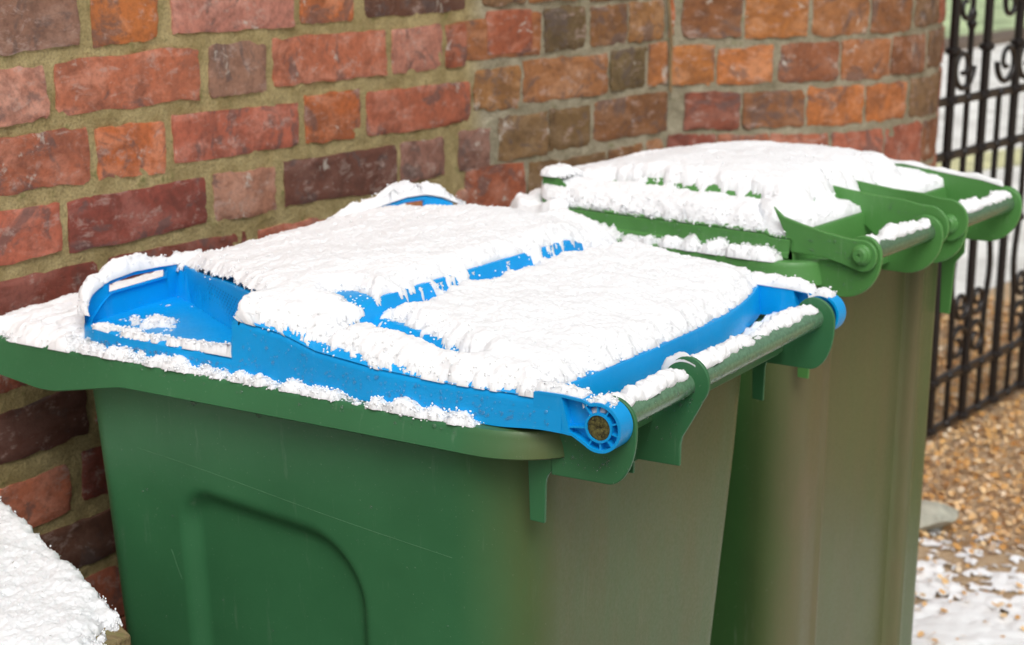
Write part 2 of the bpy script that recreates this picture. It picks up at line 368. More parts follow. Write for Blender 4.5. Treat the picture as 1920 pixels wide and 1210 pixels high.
def brick_verts(c, off, nx, nz, rg, rough):
    """c = 4 corners (s,z): tl, tr, br, bl -> front grid with worn edges + returns into the joint"""
    tl, tr, br_, bl = [np.array(k) for k in c]
    us = np.concatenate([[0, .5 / nx], np.linspace(0, 1, nx)[1:-1], [1 - .5 / nx, 1]]); vs_ = np.concatenate([[0, .6 / nz], np.linspace(0, 1, nz)[1:-1], [1 - .6 / nz, 1]])
    W_ = np.linalg.norm(tr - tl); H_ = np.linalg.norm(tl - bl)
    m, k = len(us), len(vs_)
    jit = rg.standard_normal((m, k, 3)); sm = (jit + np.roll(jit, 1, 0) + np.roll(jit, -1, 0) + np.roll(jit, 1, 1)) / 2
    tilt = rg.uniform(-1, 1, 2) * .0015
    V = []
    for i, u in enumerate(us):
        for j, v in enumerate(vs_):
            P = (tl * (1 - u) + tr * u) * (1 - v) + (bl * (1 - u) + br_ * u) * v
            ed = min(u * W_, (1 - u) * W_, v * H_, (1 - v) * H_)
            e_u = (i in (0, m - 1)); e_v = (j in (0, k - 1))
            cr = ((2 * u - 1) ** 8) * ((2 * v - 1) ** 8)
            cx = (tl + tr + br_ + bl) / 4
            P = P + (cx - P) / np.linalg.norm(cx - P + 1e-9) * .0018 * cr
            P = P + np.array([sm[i, j, 0] if e_u or e_v else 0, sm[i, j, 1] if e_v or e_u else 0]) * .0015 * rough
            o = off - (.0012 if (e_u or e_v) else 0) * rough - .0006 * cr * rough + sm[i, j, 2] * .0007 * rough + tilt[0] * (u - .5) * 2 + tilt[1] * (v - .5) * 2
            V.append(wallP(P[0], P[1], o))
    F = [tuple(x) for x in gridfaces(m, k)]
    F = [(a, d, c_, b) for a, b, c_, d in F]
    rim_ = [(i, 0) for i in range(m)] + [(m - 1, j) for j in range(1, k)] + [(i, k - 1) for i in range(m - 2, -1, -1)] + [(0, j) for j in range(k - 2, 0, -1)]
    n0 = len(V)
    for i, j in rim_:
        u, v = us[i], vs_[j]; P = (tl * (1 - u) + tr * u) * (1 - v) + (bl * (1 - u) + br_ * u) * v
        V.append(wallP(P[0], P[1], -.012))
    r = len(rim_)
    for a in range(r):
        b = (a + 1) % r; F.append((rim_[a][0] * k + rim_[a][1], rim_[b][0] * k + rim_[b][1], n0 + b, n0 + a))
    return V, F
rows = {}
sc_end = S[-1]
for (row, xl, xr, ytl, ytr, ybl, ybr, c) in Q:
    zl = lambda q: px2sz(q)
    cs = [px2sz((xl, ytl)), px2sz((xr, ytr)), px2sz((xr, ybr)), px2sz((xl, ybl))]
    sL = (cs[0][0] + cs[3][0]) / 2; sR = (cs[1][0] + cs[2][0]) / 2
    if sR - sL < .004: continue
    cs = [(sL, cs[0][1]), (sR, cs[1][1]), (sR, cs[2][1]), (sL, cs[3][1])]
    onpier = sL > S[N_FLAT] - .02
    old = xl > 880
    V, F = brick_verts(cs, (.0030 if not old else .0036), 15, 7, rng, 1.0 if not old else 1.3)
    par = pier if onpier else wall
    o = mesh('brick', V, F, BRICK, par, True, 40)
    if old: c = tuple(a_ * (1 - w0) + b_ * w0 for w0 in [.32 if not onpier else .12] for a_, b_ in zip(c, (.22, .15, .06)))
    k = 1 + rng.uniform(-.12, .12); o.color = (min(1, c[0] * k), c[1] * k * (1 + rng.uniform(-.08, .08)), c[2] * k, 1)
    sec = 2 if onpier else (1 if old else 0)
    rows.setdefault((sec, row), []).append((sL, sR, (cs[0][1] + cs[1][1]) / 2, (cs[2][1] + cs[3][1]) / 2))
# unseen remainder of the brickwork, joined
for sec, (sa, sb), par in ((0, (.02, S[1]), wall), (1, (S[1], S[2]), wall), (2, (S[2] + .01, S[-1] - .01), pier)):
    secrows = {k[1]: v for k, v in rows.items() if k[0] == sec}
    info = sorted([(np.mean([b[2] for b in v]), np.mean([b[3] for b in v]), v) for v in secrows.values()], key=lambda t: -t[0])
    mids = [(a + b) / 2 for a, b, _ in info]; pitch = abs(np.mean(np.diff(mids))) if sec else .0925
    FV, FF, cl = [], [], []
    lv = [(a, b, v) for a, b, v in info]
    z = info[0][0] + pitch * .12
    while z < 1.80: lv.append((z + pitch * .88, z, [])); z += pitch
    z = info[-1][1] - pitch * .12
    while z > .02: lv.append((z, z - pitch * .88, [])); z -= pitch
    for ri, (zt, zb, occ) in enumerate(lv):
        occ = sorted(occ); s = sa + (ri % 2) * .06; L = [.26, .125]; li = ri
        while s < sb - .03:
            l = (L[li % 2] if sec < 2 else .118); li += 1; e = min(s + l, sb)
            hit = [b for b in occ if b[0] < e + .012 and b[1] > s - .012]
            if hit:
                h_ = hit[0]
                if h_[0] - .014 - s > .05: e = h_[0] - .014
                else: s = h_[1] + .014; continue
            V, F = brick_verts([(s, zt), (e, zt), (e, zb), (s, zb)], .0055, 4, 3, rng, 1.0)
            n0 = len(FV); FV += V; FF += [tuple(i + n0 for i in f) for f in F]
            s = e + .013
    if FV:
        o = mesh('brickwork', FV, FF, BRICK, par, True, 55); o['kind'] = 'stuff'; o.color = (.40, .12, .06, 1)
# mortar bed
def mortar_strip(s0, s1, par, oldv, n_s):
    zs = np.arange(-.02, 1.9, .012); ss = np.linspace(s0, s1, n_s)
    nz = noise2(len(ss), len(zs), (s1 - s0) / n_s, .012, .02, 5)
    V = [wallP(s, z, float(np.clip(nz[i, j] * .0012 - .0006, -.003, .0013))) for i, s in enumerate(ss) for j, z in enumerate(zs)]
    F = gridfaces(len(ss), len(zs))[:, ::-1]
    n0 = len(V); V += [(p_[0] - .25 * vn_[0], p_[1] - .25 * vn_[1], p_[2]) for p_, vn_ in ((wallP(s, zs[k], 0), vn[int(np.clip(np.searchsorted(S, s) - 1, 0, len(seg) - 1))]) for s in ss for k in (0, -1))]
    o = mesh('mortar', V, F.copy(), MORTAR, par)
    a = o.data.attributes.new('old', 'FLOAT', 'POINT')
    vals = np.zeros(len(V), dtype=np.float32)
    for i, s in enumerate(ss): vals[i * len(zs):(i + 1) * len(zs)] = np.clip(oldv(s), 0, 1)
    a.data.foreach_set('value', vals)
    return o
mortar_strip(0, S[2] + .004, wall, lambda s: (s - S[1] - .0) / .06, 220)
mortar_strip(S[2], S[-1], pier, lambda s: 1, 110)
# back and top of the wall so that it is a solid wall and not a sheet
mb = MB()
inner = [(path[i][0] - vn[min(i, len(vn) - 1)][0] * .24, path[i][1] - vn[min(i, len(vn) - 1)][1] * .24) for i in (0, 1)] + [(corner[0] - .3, corner[1] + .05), (corner[0] - .15, corner[1] + .6)]
poly = [tuple(x - .0 * 0 for x in q) for q in inner]
front = [tuple(q) for q in path[::1]]
topz = 1.88; allp = front + poly[::-1]
n_ = len(allp); mb.add([(x, y, topz) for x, y in allp] + [(x, y, -.02) for x, y in allp[len(front):]] + [(front[0][0], front[0][1], -.02), (front[-1][0], front[-1][1], -.02)], [tuple(range(n_))])
k0 = len(front)
seq = [(k0 - 1, n_ + 4 + 1)] + [(k0 + i, n_ + i) for i in range(4)] + [(0, n_ + 4)]
for (a, b), (c_, d_) in zip(seq, seq[1:]): mb.f.append((a, b, d_, c_))
mb.build('wall_core', MORTAR, wall, smooth=False)
# the thin cable on the corner between wall and pier
cpts = [np.array(at((q[0], q[1]), 'x', 0)) for q in ((0, 0),)]
cb = MB(); cp = []
for q in ((1248, -160), (1247, -60), (1245, 0), (1249, 55), (1256, 90), (1254, 130), (1255, 172)):
    s_, z_ = px2sz(q); cp.append(wallP(s_, z_, .014))
cb.tube(cp, .0035, 8); o = cb.build('cable', CABLE, wall); 

# ------------------------------------------------------------------ ground, drive, lawn
def sheet(name, pts, z, m):
    o = mesh(name, [(x, y, z) for x, y in pts], [tuple(range(len(pts)))], m, None, False); return tag(o, kind='structure')
sheet('ground', [(-60, -60), (60, -60), (60, 80), (-60, 80)], 0, GROUND)
gd = np.array([math.sin(math.radians(7.3)), math.cos(math.radians(7.3))])
g0 = at((1755, 800), 'z', .05); gn = np.array([gd[1], -gd[0]])         # gate plane; gn points to the camera side
def gxy(a, b): q = g0[:2] + gd * a - gn * b; return (float(q[0]), float(q[1]))
sheet('added_dark_sheet', [(-1.0, -4), (3.5, -4), (3.5, 1.25), (-1.0, 1.25)], .004, DARK_GROUND)  # unseen dark ground, added to keep bounce light off the bin sides
sheet('gravel_drive', [gxy(-3, .75), gxy(40, .75), gxy(40, 14.5), gxy(-3, 9.0)], .006, GRAVEL)
b_ = [at((1700, 96), 'z', 0), at((2100, 40), 'z', 0)]
da = (b_[1] - b_[0])[:2]; da /= np.hypot(*da); dn = np.array([-da[1], da[0]])
P0 = b_[0][:2] - da * 12; P1 = b_[0][:2] + da * 25
lawn_pts = [tuple(P0), tuple(P1), tuple(P1 + dn * 40), tuple(P0 + dn * 40)]
sheet('lawn', lawn_pts, .012, LAWN)
mb = MB(); a_ = P0 - dn * .55; 
mb.add([(*(P0 - dn * .5), 0), (*(P1 - dn * .5), 0), (*P1, 0), (*P0, 0), (*(P0 - dn * .5), .10), (*(P1 - dn * .5), .10), (*P1, .10), (*P0, .10)], [(4, 5, 6, 7), (0, 1, 5, 4), (1, 2, 6, 5), (2, 3, 7, 6), (3, 0, 4, 7)])
tag(mb.build('lawn_edging', KERB, None, smooth=False), kind='structure')
v_ = [at(q, 'z', 0) for q in ((1600, 352), (2100, 290), (2100, 258), (1600, 318))]
sheet('grass_verge', [(float(q[0]), float(q[1])) for q in v_], .012, simple('yellowed_grass', (.62, .60, .34), .95, 0, .02, 9, .4))
# leaves
def leaves(name, n, region, seed, zmax=.03, smin=.014, smax=.034):
    r = np.random.default_rng(seed); V = np.zeros((n, 6, 3)); 
    xy = region(r, n)
    L_ = r.uniform(smin, smax, n); Wd = L_ * r.uniform(.35, .6, n); a = r.uniform(0, 2 * np.pi, n)
    tx = r.normal(0, .35, n); ty = r.normal(0, .35, n); curl = r.uniform(-.2, .6, n)
    loc = np.array([(-.5, 0, 0), (-.1, .5, 0), (.3, .38, 0), (.5, 0, 0), (.3, -.38, 0), (-.1, -.5, 0)])
    for k, (u, v, _) in enumerate(loc):
        lx_ = u * L_; ly_ = v * Wd * 1.6; z = curl * (np.abs(v) * Wd) + tx * lx_ + ty * ly_
        V[:, k, 0] = xy[:, 0] + lx_ * np.cos(a) - ly_ * np.sin(a); V[:, k, 1] = xy[:, 1] + lx_ * np.sin(a) + ly_ * np.cos(a)
        V[:, k, 2] = z
    V[:, :, 2] += (-V[:, :, 2].min(1) + .003 + r.uniform(0, zmax, n))[:, None]
    idx = np.arange(n)[:, None] * 6
    F = np.concatenate([idx + np.array([0, 1, 2, 3]), idx + np.array([0, 3, 4, 5])])
    o = mesh(name, V.reshape(-1, 3), F, LEAF, None, False); o['kind'] = 'stuff'; return o
def reg_near(r, n):
    a = r.uniform(-1.9, 1.9, n * 4); b = -3.2 + 3.95 * r.uniform(0, 1, n * 4)
    q = g0[:2] + gd * a[:, None] - gn * b[:, None]
    sn = .55 + .25 * np.sin(q[:, 0] * 7 + 1) * np.cos(q[:, 1] * 5) + .12 * np.sin(q[:, 1] * 23 + q[:, 0] * 17)
    dens = np.where(q[:, 1] < 2.25 + .25 * sn, .10, 1.0)
    keep = r.uniform(0, 1, n * 4) < dens; return q[keep][:n]
leaves('leaf_litter', 46000, reg_near, 11, .02, .009, .023)
# thin snow on the ground at lower right
nu, nv = 260, 260; xs = np.linspace(-.75, 1.9, nu); ys = np.linspace(.2, 2.75, nv); X, Y = np.meshgrid(xs, ys, indexing='ij')
h = .30 * noise2(nu, nv, .0102, .0098, .16, 3) + .34 * noise2(nu, nv, .0102, .0098, .03, 4) + .40 * noise2(nu, nv, .0102, .0098, .018, 6)
t = h + itp(Y, [(.2, 1.1), (1.9, 1.1), (2.2, .55), (2.5, -.8), (2.75, -2.5)]) + itp(X, [(-.75, -1.5), (-.5, 0), (1.9, .2)])
Z = .002 + np.clip(t, 0, 1.2) * .010 + .002 * noise2(nu, nv, .01, .01, .012, 8) * (t > 0)
ok = (t[:-1, :-1] > 0) & (t[1:, :-1] > 0) & (t[1:, 1:] > 0) & (t[:-1, 1:] > 0)
o = mesh('ground_snow', np.stack([X, Y, Z], -1).reshape(-1, 3), gridfaces(nu, nv, ok), SNOWD); o['kind'] = 'stuff'
# flat stone by the bin
def rock(name, c, sx, sy, sz, seed, m, label, cat):
    bm = bmesh.new(); bmesh.ops.create_icosphere(bm, subdivisions=4, radius=1)
    r = np.random.default_rng(seed); dirs = r.standard_normal((14, 3)); dirs /= np.linalg.norm(dirs, axis=1)[:, None]; lim = r.uniform(.5, .85, 14)
    for v in bm.verts:
        p_ = np.array(v.co)
        for d, l in zip(dirs, lim):
            e = p_ @ d - l
            if e > 0: p_ = p_ - d * e
        v.co = (p_[0] * sx + c[0], p_[1] * sy + c[1], max(0, p_[2] * sz + c[2]))
    me = bpy.data.meshes.new(name); bm.to_mesh(me); bm.free(); me.materials.append(m)
    for pl in me.polygons: pl.use_smooth = True
    me.set_sharp_from_angle(angle=math.radians(12))
    o = bpy.data.objects.new(name, me); COL.objects.link(o); return tag(o, label, cat)
sp_ = at((1738, 990), 'z', 0)
rock('stone', (sp_[0] - .0, sp_[1], .035), .10, .11, .042, 12, STONE, 'pale flat stone lying on the leaves behind the green bin', 'stone')

# ------------------------------------------------------------------ iron gate
def gp(q):
    d = ray(q); t = ((g0[:2] - CAM[:2]) @ gn) / (d[:2] @ gn); P = CAM + d * t; return float((P[:2] - g0[:2]) @ gd), float(P[2])
def g3(a, z, off=0): q = g0[:2] + gd * a + gn * off; return (float(q[0]), float(q[1]), z)
gate = empty('iron_gate', (float(g0[0]), float(g0[1]), 0), 'black wrought iron gate with scrollwork standing beside the brick pillar', 'gate')
def rail(q1, q2, name='rail', r=.012):
    a1, z1 = gp(q1); a2, z2 = gp(q2); z = (z1 + z2) / 2
    mb = MB(); A = np.array(g3(-.22, z)); B_ = np.array(g3(1.6, z))
    g_ = np.array([gn[0], gn[1], 0]) * .007; up_ = np.array([0, 0, r])
    vs = [A - g_ - up_, A + g_ - up_, A + g_ + up_, A - g_ + up_, B_ - g_ - up_, B_ + g_ - up_, B_ + g_ + up_, B_ - g_ + up_]
    mb.add(vs, [(0, 1, 2, 3), (7, 6, 5, 4), (0, 4, 5, 1), (1, 5, 6, 2), (2, 6, 7, 3), (3, 7, 4, 0)])
    mb.build(name, IRON, gate, bevel=.002); return z
z1 = rail((1760, 198), (1920, 160)); z2 = rail((1758, 300), (1920, 255)); z3 = rail((1757, 716), (1920, 638)); z4 = rail((1756, 798), (1920, 722))
ZT = 2.02
a0 = gp((1781, 200))[0]; a1 = gp((1843, 200))[0]; sp = (gp((1900, 200))[0] - a0) / 2
def bar(a, z0_, z1_, r, name='bar', wav=None, bulge=True, collars=(), fin=False):
    mb = MB(); zs = list(np.linspace(z0_, z1_, 30)); pts, rs = [], []
    for z in zs:
        o_ = wav(z) if wav else 0
        pts.append(g3(a + o_, z)); rs.append(r)
    mb.tube(pts, rs, 10)
    for zc in collars:
        mb.tube([g3(a, zc - .013), g3(a, zc - .006), g3(a, zc + .006), g3(a, zc + .013)], [r * .9, r * 1.75, r * 1.75, r * .9], 10)
    if fin:
        mb.tube([g3(a, z1_ - .005), g3(a, z1_ + .012), g3(a, z1_ + .02), g3(a, z1_ + .04), g3(a, z1_ + .075)], [r, r * 1.9, r * 1.1, r * 1.5, .001], 10)
    return mb.build(name, IRON, gate, sharp=50)
def knob(k):
    return lambda z: 0
i = -1
for i in range(-1, 6):
    a = a0 + sp * i
    bar(a, z4, ZT, .0135, collars=(z1 + .14, z1, z2, z3, z4, (z1 + ZT) / 2 + .05))
    b = a + sp / 2
    if i % 2 == 0: bar(b, z2, z1 + .20, .009, 'thin_bar', collars=(z1, z2), fin=True)
    else: bar(b, z2, z1, .009, 'thin_bar', collars=(z1, z2))
    bar(b, z3 + .02, z2, .0095, 'thin_bar', wav=lambda z, s_=(1 if i % 2 else -1): .020 * s_ * math.exp(-((z - (z3 + .30)) / .09) ** 2), collars=(z2 - .25,))
    bar(b, z4, z3, .009, 'thin_bar', collars=(z3, z4))
def scroll(ac, zc, r0, sgn, up, name='scroll'):
    mb = MB(); pts, rs = [], []
    for t in np.linspace(0, 1, 46):
        th = t * 2.6 * math.pi; r = r0 * (1 - .78 * t)
        pts.append(g3(ac + sgn * (r * math.cos(th) - r0 * 0), zc + up * r * math.sin(th), .0)); rs.append(.0095 - .003 * t)
    mb.tube(pts, rs, 8); mb.build(name, IRON, gate, sharp=60)
for i in (-1, 1, 3, 5):
    a = a0 + sp * i + (0)
    if i >= 1:
        for s_ in (-1, 1):
            scroll(a + s_ * .062, z3 + .085, .062, -s_, 1); scroll(a + s_ * .055, z3 + .21, .05, -s_, -1)
for i in (0, 2, 4):
    a = a0 + sp * i
    for s_ in (-1, 1):
        if i == 0 and s_ < 0: continue
        scroll(a + s_ * .07, z1 + .09, .07, s_, -1); scroll(a + s_ * .068, z1 + .26, .06, -s_, 1); scroll(a + s_ * .062, z1 + .40, .05, s_, -1)

# ------------------------------------------------------------------ wheelie bin bodies
def rrect(x0, x1, y0, y1, rs, n=14):
    """rounded rectangle, corners in order front-near, back-near, back-far, front-far"""
    cs = [(x0, y0, 180, rs[0]), (x1, y0, 270, rs[1]), (x1, y1, 0, rs[2]), (x0, y1, 90, rs[3])]; P = []
    for x, y, a, r in cs:
        cx = x + r if x == x0 else x - r; cy = y + r if y == y0 else y - r
        for k in range(n + 1):
            th = math.radians(a + 90 * k / n); P.append((cx + r * math.cos(th), cy + r * math.sin(th)))
    return np.array(P)
def resample(P, n_long, closed=True):
    P = np.array(P); Q_ = np.vstack([P, P[:1]]) if closed else P
    L = np.concatenate([[0], np.cumsum(np.hypot(*np.diff(Q_, axis=0).T))]); s = np.linspace(0, L[-1], n_long + (1 if closed else 0))
    if closed: s = s[:-1]
    return np.stack([np.interp(s, L, Q_[:, 0]), np.interp(s, L, Q_[:, 1])], -1)

def bin_body(T, parent, matl, x0, x1, y0, y1, ztop, taper, tapx, rs, panel=None, backpanel=None, flare=None, tan_reflect_x=None, nA=460, zbot=-.97):
    zs = np.concatenate([np.linspace(ztop, ztop - .30, 40), np.linspace(ztop - .306, zbot, 90)])
    V = []; D = []
    for z in zs:
        k = (ztop - z)
        L = resample(rrect(x0 + tapx[0] * k, x1 - tapx[1] * k, y0 + taper[0] * k, y1 - taper[1] * k, rs), nA)
        x, y = L[:, 0].copy(), L[:, 1].copy()
        if flare is not None:                               # front wall leans out under the rim
            f = flare * float(np.clip(1 - k / .05, 0, 1)); m_ = x < x0 + .02; x[m_] -= f
        if panel is not None:
            near = y < y0 + taper[0] * k + .004
            y = y + np.where(near, panel(x, z), 0)
        if backpanel is not None:
            bk = x > x1 - tapx[1] * k - .004
            x = x - np.where(bk, backpanel(y, z), 0)
        V.append(np.stack([x, y, np.full_like(x, z)], -1))
        if tan_reflect_x: D.append(tan_reflect_x(x, y, z))
    V = np.array(V); nz = len(zs)
    P = np.array([T(q) for q in V.reshape(-1, 3)]) if T else V.reshape(-1, 3)
    F = gridfaces(nz, nA, closed_v=True)
    base_ = len(P)
    Fl = [tuple(f) for f in F] + [tuple(range((nz - 1) * nA, nz * nA))]
    o = mesh('body', P, Fl, matl, parent, True, 60)
    a = o.data.attributes.new('tan_reflect', 'FLOAT', 'POINT'); a.data.foreach_set('value', np.array(D, dtype=np.float32).ravel())  # per-vertex strength of the painted reflection
    return o

def sweep(outline, prof, closed=False, T=None):
    """outline: (x,y,ztop,zbot) rows, outward normal to the right of travel; prof: list of (outward offset, z fraction/abs fn)"""
    O = np.array(outline); n = len(O)
    if closed: d = np.roll(O[:, :2], -1, 0) - np.roll(O[:, :2], 1, 0)
    else: d = np.gradient(O[:, :2], axis=0)
    L = np.hypot(*d.T); L[L < 1e-9] = 1; d = d / L[:, None]; nn = np.stack([d[:, 1], -d[:, 0]], -1)
    V = []
    for k in range(n):
        for off, zf in prof: V.append((O[k, 0] + nn[k, 0] * off, O[k, 1] + nn[k, 1] * off, zf(O[k, 2], O[k, 3])))
    F = gridfaces(n + (1 if closed else 0), len(prof))
    if closed: F = F % (n * len(prof))
    return np.array([T(v) for v in V]) if T else np.array(V), F

# snow laid on a surface ------------------------------------------------------
_TAB = np.random.default_rng(99).uniform(-1, 1, (48, 48, 48))
def vn3(P, sc):
    Q_ = P / sc; i = np.floor(Q_).astype(int); f = Q_ - i; f = f * f * (3 - 2 * f); i %= 48; j = (i + 1) % 48
    x0, y0, z0 = i.T; x1, y1, z1 = j.T; fx, fy, fz = f.T
    l = lambda a, b, t: a + (b - a) * t
    return l(l(l(_TAB[x0, y0, z0], _TAB[x1, y0, z0], fx), l(_TAB[x0, y1, z0], _TAB[x1, y1, z0], fx), fy), l(l(_TAB[x0, y0, z1], _TAB[x1, y0, z1], fx), l(_TAB[x0, y1, z1], _TAB[x1, y1, z1], fx), fy), fz)
def lumps(P, fine=1.0):
    return .0032 * vn3(P + 9.3, .055) + .0016 * vn3(P + 5.1, .022) +     .0017 * np.abs(vn3(P, .0105)) + .0018 * np.abs(vn3(P + 1.7, .0052)) * fine + .0010 * vn3(P + 3.3, .0026) * fine - .0014
def snow_grid(name, X, Y, base, thick, du, dv, seed, parent, T=None, mt=None, amp=1.0, floor=.0, gran=0, fine=1.0, blur=7):
    nu, nv = X.shape
    edge = noise2(nu, nv, du, dv, .011, seed + 5) * .55 + noise2(nu, nv, du, dv, .004, seed + 6) * .55
    t = thick + edge * .0036 * amp
    t[0, :] = t[-1, :] = -.01; t[:, 0] = t[:, -1] = -.01
    vis = t > 0; cap = max(float(np.nanmax(thick)), .004)
    e_ = np.clip(t / cap, 0, 1); tt = cap * (1 - (1 - e_) ** 1.45) * .98
    z = np.where(vis, base + tt + .0004, base - .0012)
    ok = vis[:-1, :-1] | vis[1:, :-1] | vis[1:, 1:] | vis[:-1, 1:]
    wv = vis.astype(float); top = np.nan_to_num(z) * wv
    ok_ = (~np.isnan(base)); wv = wv * ok_; top = top * ok_
    acc, wt = top.copy(), wv.copy()
    for _ in range(blur):
        for ax in (0, 1):
            a_ = acc.copy(); w_2 = wt.copy()
            sl = [slice(None)] * 2; sr = [slice(None)] * 2; sl[ax] = slice(1, None); sr[ax] = slice(None, -1); sl, sr = tuple(sl), tuple(sr)
            a_[sl] += .5 * acc[sr]; w_2[sl] += .5 * wt[sr]; a_[sr] += .5 * acc[sl]; w_2[sr] += .5 * wt[sl]
            m_ = np.where(w_2 > 0, a_ / np.maximum(w_2, 1e-9), 0); acc = m_ * wv; wt = wv.copy()
    z = np.where(vis & ok_, np.maximum(acc, np.nan_to_num(base) + .0007), z); tt = np.where(vis, z - base, 0); tt = np.nan_to_num(tt)
    P = np.stack([X, Y, z], -1); Pz = np.nan_to_num(P)
    gu = np.gradient(Pz, axis=0); gv = np.gradient(Pz, axis=1); nn = np.cross(gu, gv); nn /= np.linalg.norm(nn, axis=-1, keepdims=True) + 1e-12
    nn *= np.sign(nn[..., 2:3] + 1e-9)
    Pf = Pz.reshape(-1, 3) + seed * .37
    k = np.clip(tt / .009, .15, 1)
    dsp = lumps(Pf, fine).reshape(nu, nv) * k * amp * np.where(vis, 1, 0)
    P = P + nn * dsp[..., None]
    allow = ok & ~np.isnan(base[:-1, :-1] + base[1:, 1:] + base[1:, :-1] + base[:-1, 1:])
    P = np.nan_to_num(P)
    F = gridfaces(nu, nv, allow)
    P = P.reshape(-1, 3)
    used = np.unique(F); rm = np.full(len(P), -1); rm[used] = np.arange(len(used)); F = rm[F]; P = P[used]
    if gran:                                              # loose crumbs on the banks and along the ragged margins
        r = np.random.default_rng(seed + 9); valid = ~np.isnan(base); gp_ = int(gran * 1.2)
        c1 = np.argwhere((t > -.003) & (t < .003) & valid); c2_ = np.argwhere(vis & (e_ < .8) & valid)
        pk_ = np.vstack([c[r.integers(0, len(c), k_)] for c, k_ in ((c1, gp_ // 3), (c2_, gp_ - gp_ // 3)) if len(c)])
        ico = np.array([(0, 0, 1), (.894, 0, .447), (.276, .851, .447), (-.724, .526, .447), (-.724, -.526, .447), (.276, -.851, .447), (.724, .526, -.447), (-.276, .851, -.447), (-.894, 0, -.447), (-.276, -.851, -.447), (.724, -.526, -.447), (0, 0, -1)])
        qf = np.array([(0, 1, 2, 2), (0, 2, 3, 3), (0, 3, 4, 4), (0, 4, 5, 5), (0, 5, 1, 1), (1, 10, 6, 2), (2, 6, 7, 3), (3, 7, 8, 4), (4, 8, 9, 5), (5, 9, 10, 1), (6, 10, 11, 11), (7, 6, 11, 11), (8, 7, 11, 11), (9, 8, 11, 11), (10, 9, 11, 11)])
        n_g = len(pk_); c = np.stack([X, Y, z], -1)[pk_[:, 0], pk_[:, 1]] + r.normal(0, .0009, (n_g, 3)) + nn[pk_[:, 0], pk_[:, 1]] * .0006
        s_ = r.uniform(.0006, .0017, n_g) * (du / .0021 if du > .0021 else 1)
        cv = c[:, None, :] + ico[None] * s_[:, None, None] * r.uniform(.65, 1.3, (n_g, 12, 1))
        cf = (qf[None] + (len(P) + 12 * np.arange(n_g))[:, None, None]).reshape(-1, 4)
        P = np.vstack([P, cv.reshape(-1, 3)]); F = np.vstack([F, cf])
    if T is not None: P = Tarr(T, P)
    # split quads / degenerate quads
    deg = F[:, 2] == F[:, 3]
    me = bpy.data.meshes.new(name)
    quads, tris = F[~deg], F[deg][:, :3]
    me.vertices.add(len(P)); me.vertices.foreach_set('co', P.astype(np.float32).ravel())
    lv = np.concatenate([quads.ravel(), tris.ravel()]).astype(np.int32)
    me.loops.add(len(lv)); me.loops.foreach_set('vertex_index', lv)
    me.polygons.add(len(quads) + len(tris))
    me.polygons.foreach_set('loop_start', np.concatenate([np.arange(len(quads)) * 4, len(quads) * 4 + np.arange(len(tris)) * 3]).astype(np.int32))
    me.update(calc_edges=True); me.validate(); me.polygons.foreach_set('use_smooth', np.ones(len(me.polygons), dtype=bool))
    me.materials.append(mt or SNOW)
    if gran:
        me.materials.append(CRUMB); mi = np.zeros(len(me.polygons), dtype=np.int32); n_cr = 15 * n_g
        qn = len(quads) - 5 * n_g; mi[qn:len(quads)] = 1; mi[len(quads):] = 1; me.polygons.foreach_set('material_index', mi)
    o = bpy.data.objects.new(name, me); COL.objects.link(o)
    if parent is not None: o.parent = parent; o.matrix_parent_inverse = MW(parent).inverted()
    return o
def Tarr(T, P):
    P = np.asarray(P, dtype=float)
    if T is T1:
        x, y, z = P.T; s_ = np.clip(-x / .8, 0, 1.25); zz = np.where(z > -.2, 1., np.maximum(0, 1 + (z + .2) / .5))
        return np.stack([x + .10 * s_ * y / .6 * zz, -.03 + (y + .03) * (1 + .19 * s_ * s_ * zz), z + (.016 * s_ + .026 * s_ * s_) * (y / .6) * zz + G], -1)
    return np.array([T(q) for q in P])

def drops(name, pts, parent, rmin=.0007, rmax=.0020, seed=1, squash=.26):
    """pts: (position, normal) on a surface"""
    r = np.random.default_rng(seed); mb = MB()
    for (p_, n_) in pts:
        n_ = Vector(n_).normalized(); a = n_.orthogonal().normalized(); b = n_.cross(a); R = r.uniform(rmin, rmax) * (1 if r.uniform() < .85 else 1.7)
        vs = []; p_ = Vector(p_)
        for lat in (0, .5, .85):
            for k in range(7):
                th = 2 * math.pi * k / 7; rr = R * math.cos(lat * math.pi / 2)
                vs.append(p_ + (a * math.cos(th) + b * math.sin(th)) * rr + n_ * (R * squash * 2 * math.sin(lat * math.pi / 2) - .0002))
        vs.append(p_ + n_ * R * squash * 2)
        fs = [(l * 7 + k, l * 7 + (k + 1) % 7, (l + 1) * 7 + (k + 1) % 7, (l + 1) * 7 + k) for l in range(2) for k in range(7)] + [(14 + k, 14 + (k + 1) % 7, 21) for k in range(7)]
        mb.add(vs, fs)
    o = mesh(name, mb.v, mb.f, WATER, parent); o['kind'] = 'stuff'; return o

